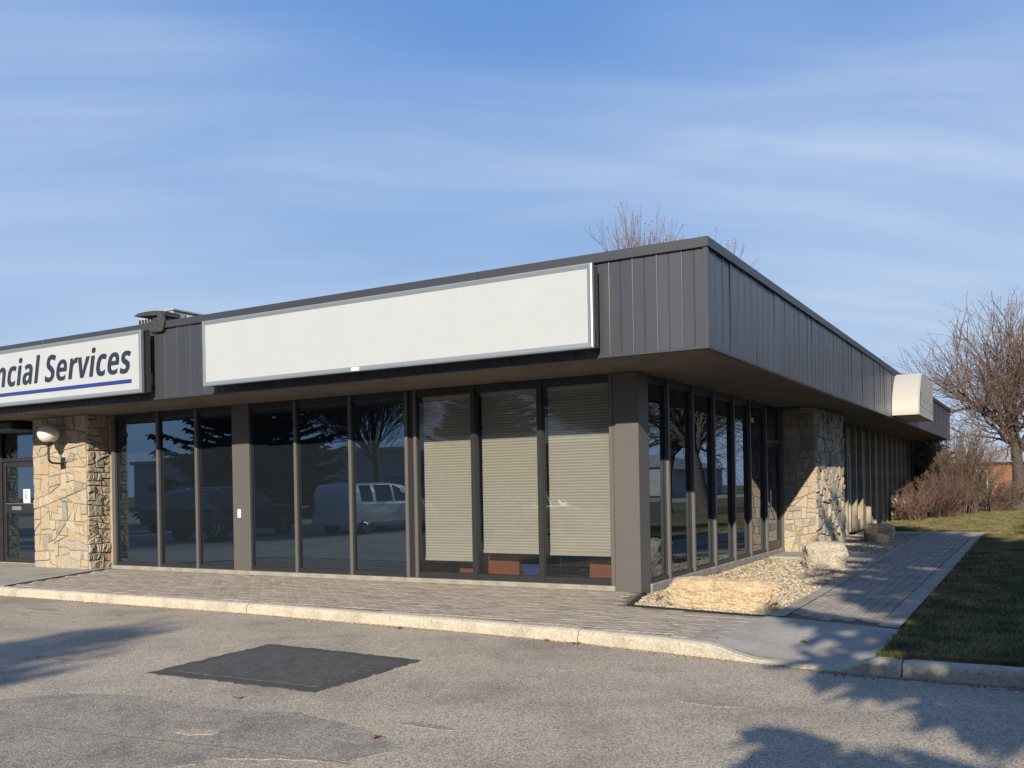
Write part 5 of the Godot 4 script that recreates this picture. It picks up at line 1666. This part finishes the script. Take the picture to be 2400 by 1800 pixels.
# ---------------------------------------------------------------- small things
func make_small_things() -> void:
	var r := RandomNumberGenerator.new()
	r.seed = 1001
	# single dry leaves on the paving and asphalt
	var spots := [[-6.9, 0.35, 0.0, "dry leaf near the stone pier side of the pavers"], [-7.9, 0.8, 0.0, "dry leaf on the pavers before the second column"], [-5.6, 3.9, LOT, "orange leaf lying on the asphalt by the kerb"], [-1.55, 3.32, LOT, "brown leaf lying in the gutter by the dark patch"], [0.35, 3.36, LOT, "brown leaf at the foot of the kerb"], [0.69, 3.4, LOT, "curled leaf at the kerb joint"], [2.75, 2.75, -0.075, "small red leaf on the concrete apron"], [3.58, 2.62, 0.0, "leaf caught at the corner of the lawn"], [-0.6, 6.6, LOT, "pale leaf on the worn asphalt"], [1.05, 7.0, LOT, "tan leaf on the asphalt beyond the old patch"], [-3.1, 7.4, LOT, "yellow leaf lying on the old worn patch"]]
	for q in spots:
		var b := MB.new()
		var n := 10
		var pts := []
		for i in n:
			var a := TAU * i / n
			var rad := 0.032 * (1.0 + 0.35 * cos(a * 5.0)) * r.randf_range(0.8, 1.15)
			pts.append(Vector3(cos(a) * rad * 1.3, 0.006 + 0.022 * pow(cos(a), 2.0) * r.randf_range(0.4, 1.2), sin(a) * rad))
		for i in n: b._t(Vector3(0, 0.006, 0), pts[i], pts[(i + 1) % n], Vector3.UP)
		var o := part(self, "fallen_leaf", b.mesh(), M.leaf_brown, Transform3D(Basis(Vector3.UP, r.randf() * TAU), Vector3(q[0], q[2] + 0.006, q[1])))
		meta(o, q[3], "leaf", "fallen leaves")
	# leaf litter gathered round the shrubs and in the gravel
	var xs := []; var cols := []
	var lf := MB.new()
	lf.quad(Vector3(-0.03, 0.004, 0), Vector3(0, 0.012, 0.016), Vector3(0.032, 0.002, 0), Vector3(0, 0.014, -0.016))
	var hues := [Color(0.42, 0.24, 0.06), Color(0.24, 0.11, 0.045), Color(0.34, 0.2, 0.08), Color(0.16, 0.07, 0.04)]
	for i in 1700:
		var p := Vector2(r.randf_range(1.2, 3.3), r.randf_range(-30.0, -24.0))
		var yy := -0.012
		if i < 150:
			p = Vector2(r.randf_range(0.06, 0.5), r.randf_range(-6.0, 0.6)); yy = -0.028
		elif i < 330:
			p = Vector2(r.randf_range(0.3, 2.0), r.randf_range(-14.0, 1.2)); yy = -0.026
		elif i < 520:
			p = Vector2(r.randf_range(3.55, 6.0), r.randf_range(-14.0, 3.3)); yy = 0.006
		xs.append(Transform3D(Basis.from_euler(Vector3(r.randf_range(-0.3, 0.3), r.randf() * TAU, r.randf_range(-0.3, 0.3))).scaled(Vector3.ONE * r.randf_range(0.7, 1.4)), Vector3(p.x, yy, p.y)))
		cols.append(hues[r.randi() % 4])
	var o := multi("leaf_litter", lf.mesh(), xs, cols, M.pebble)
	meta(o, "scattered dry leaf litter under the shrubs and in the gravel", "leaves")
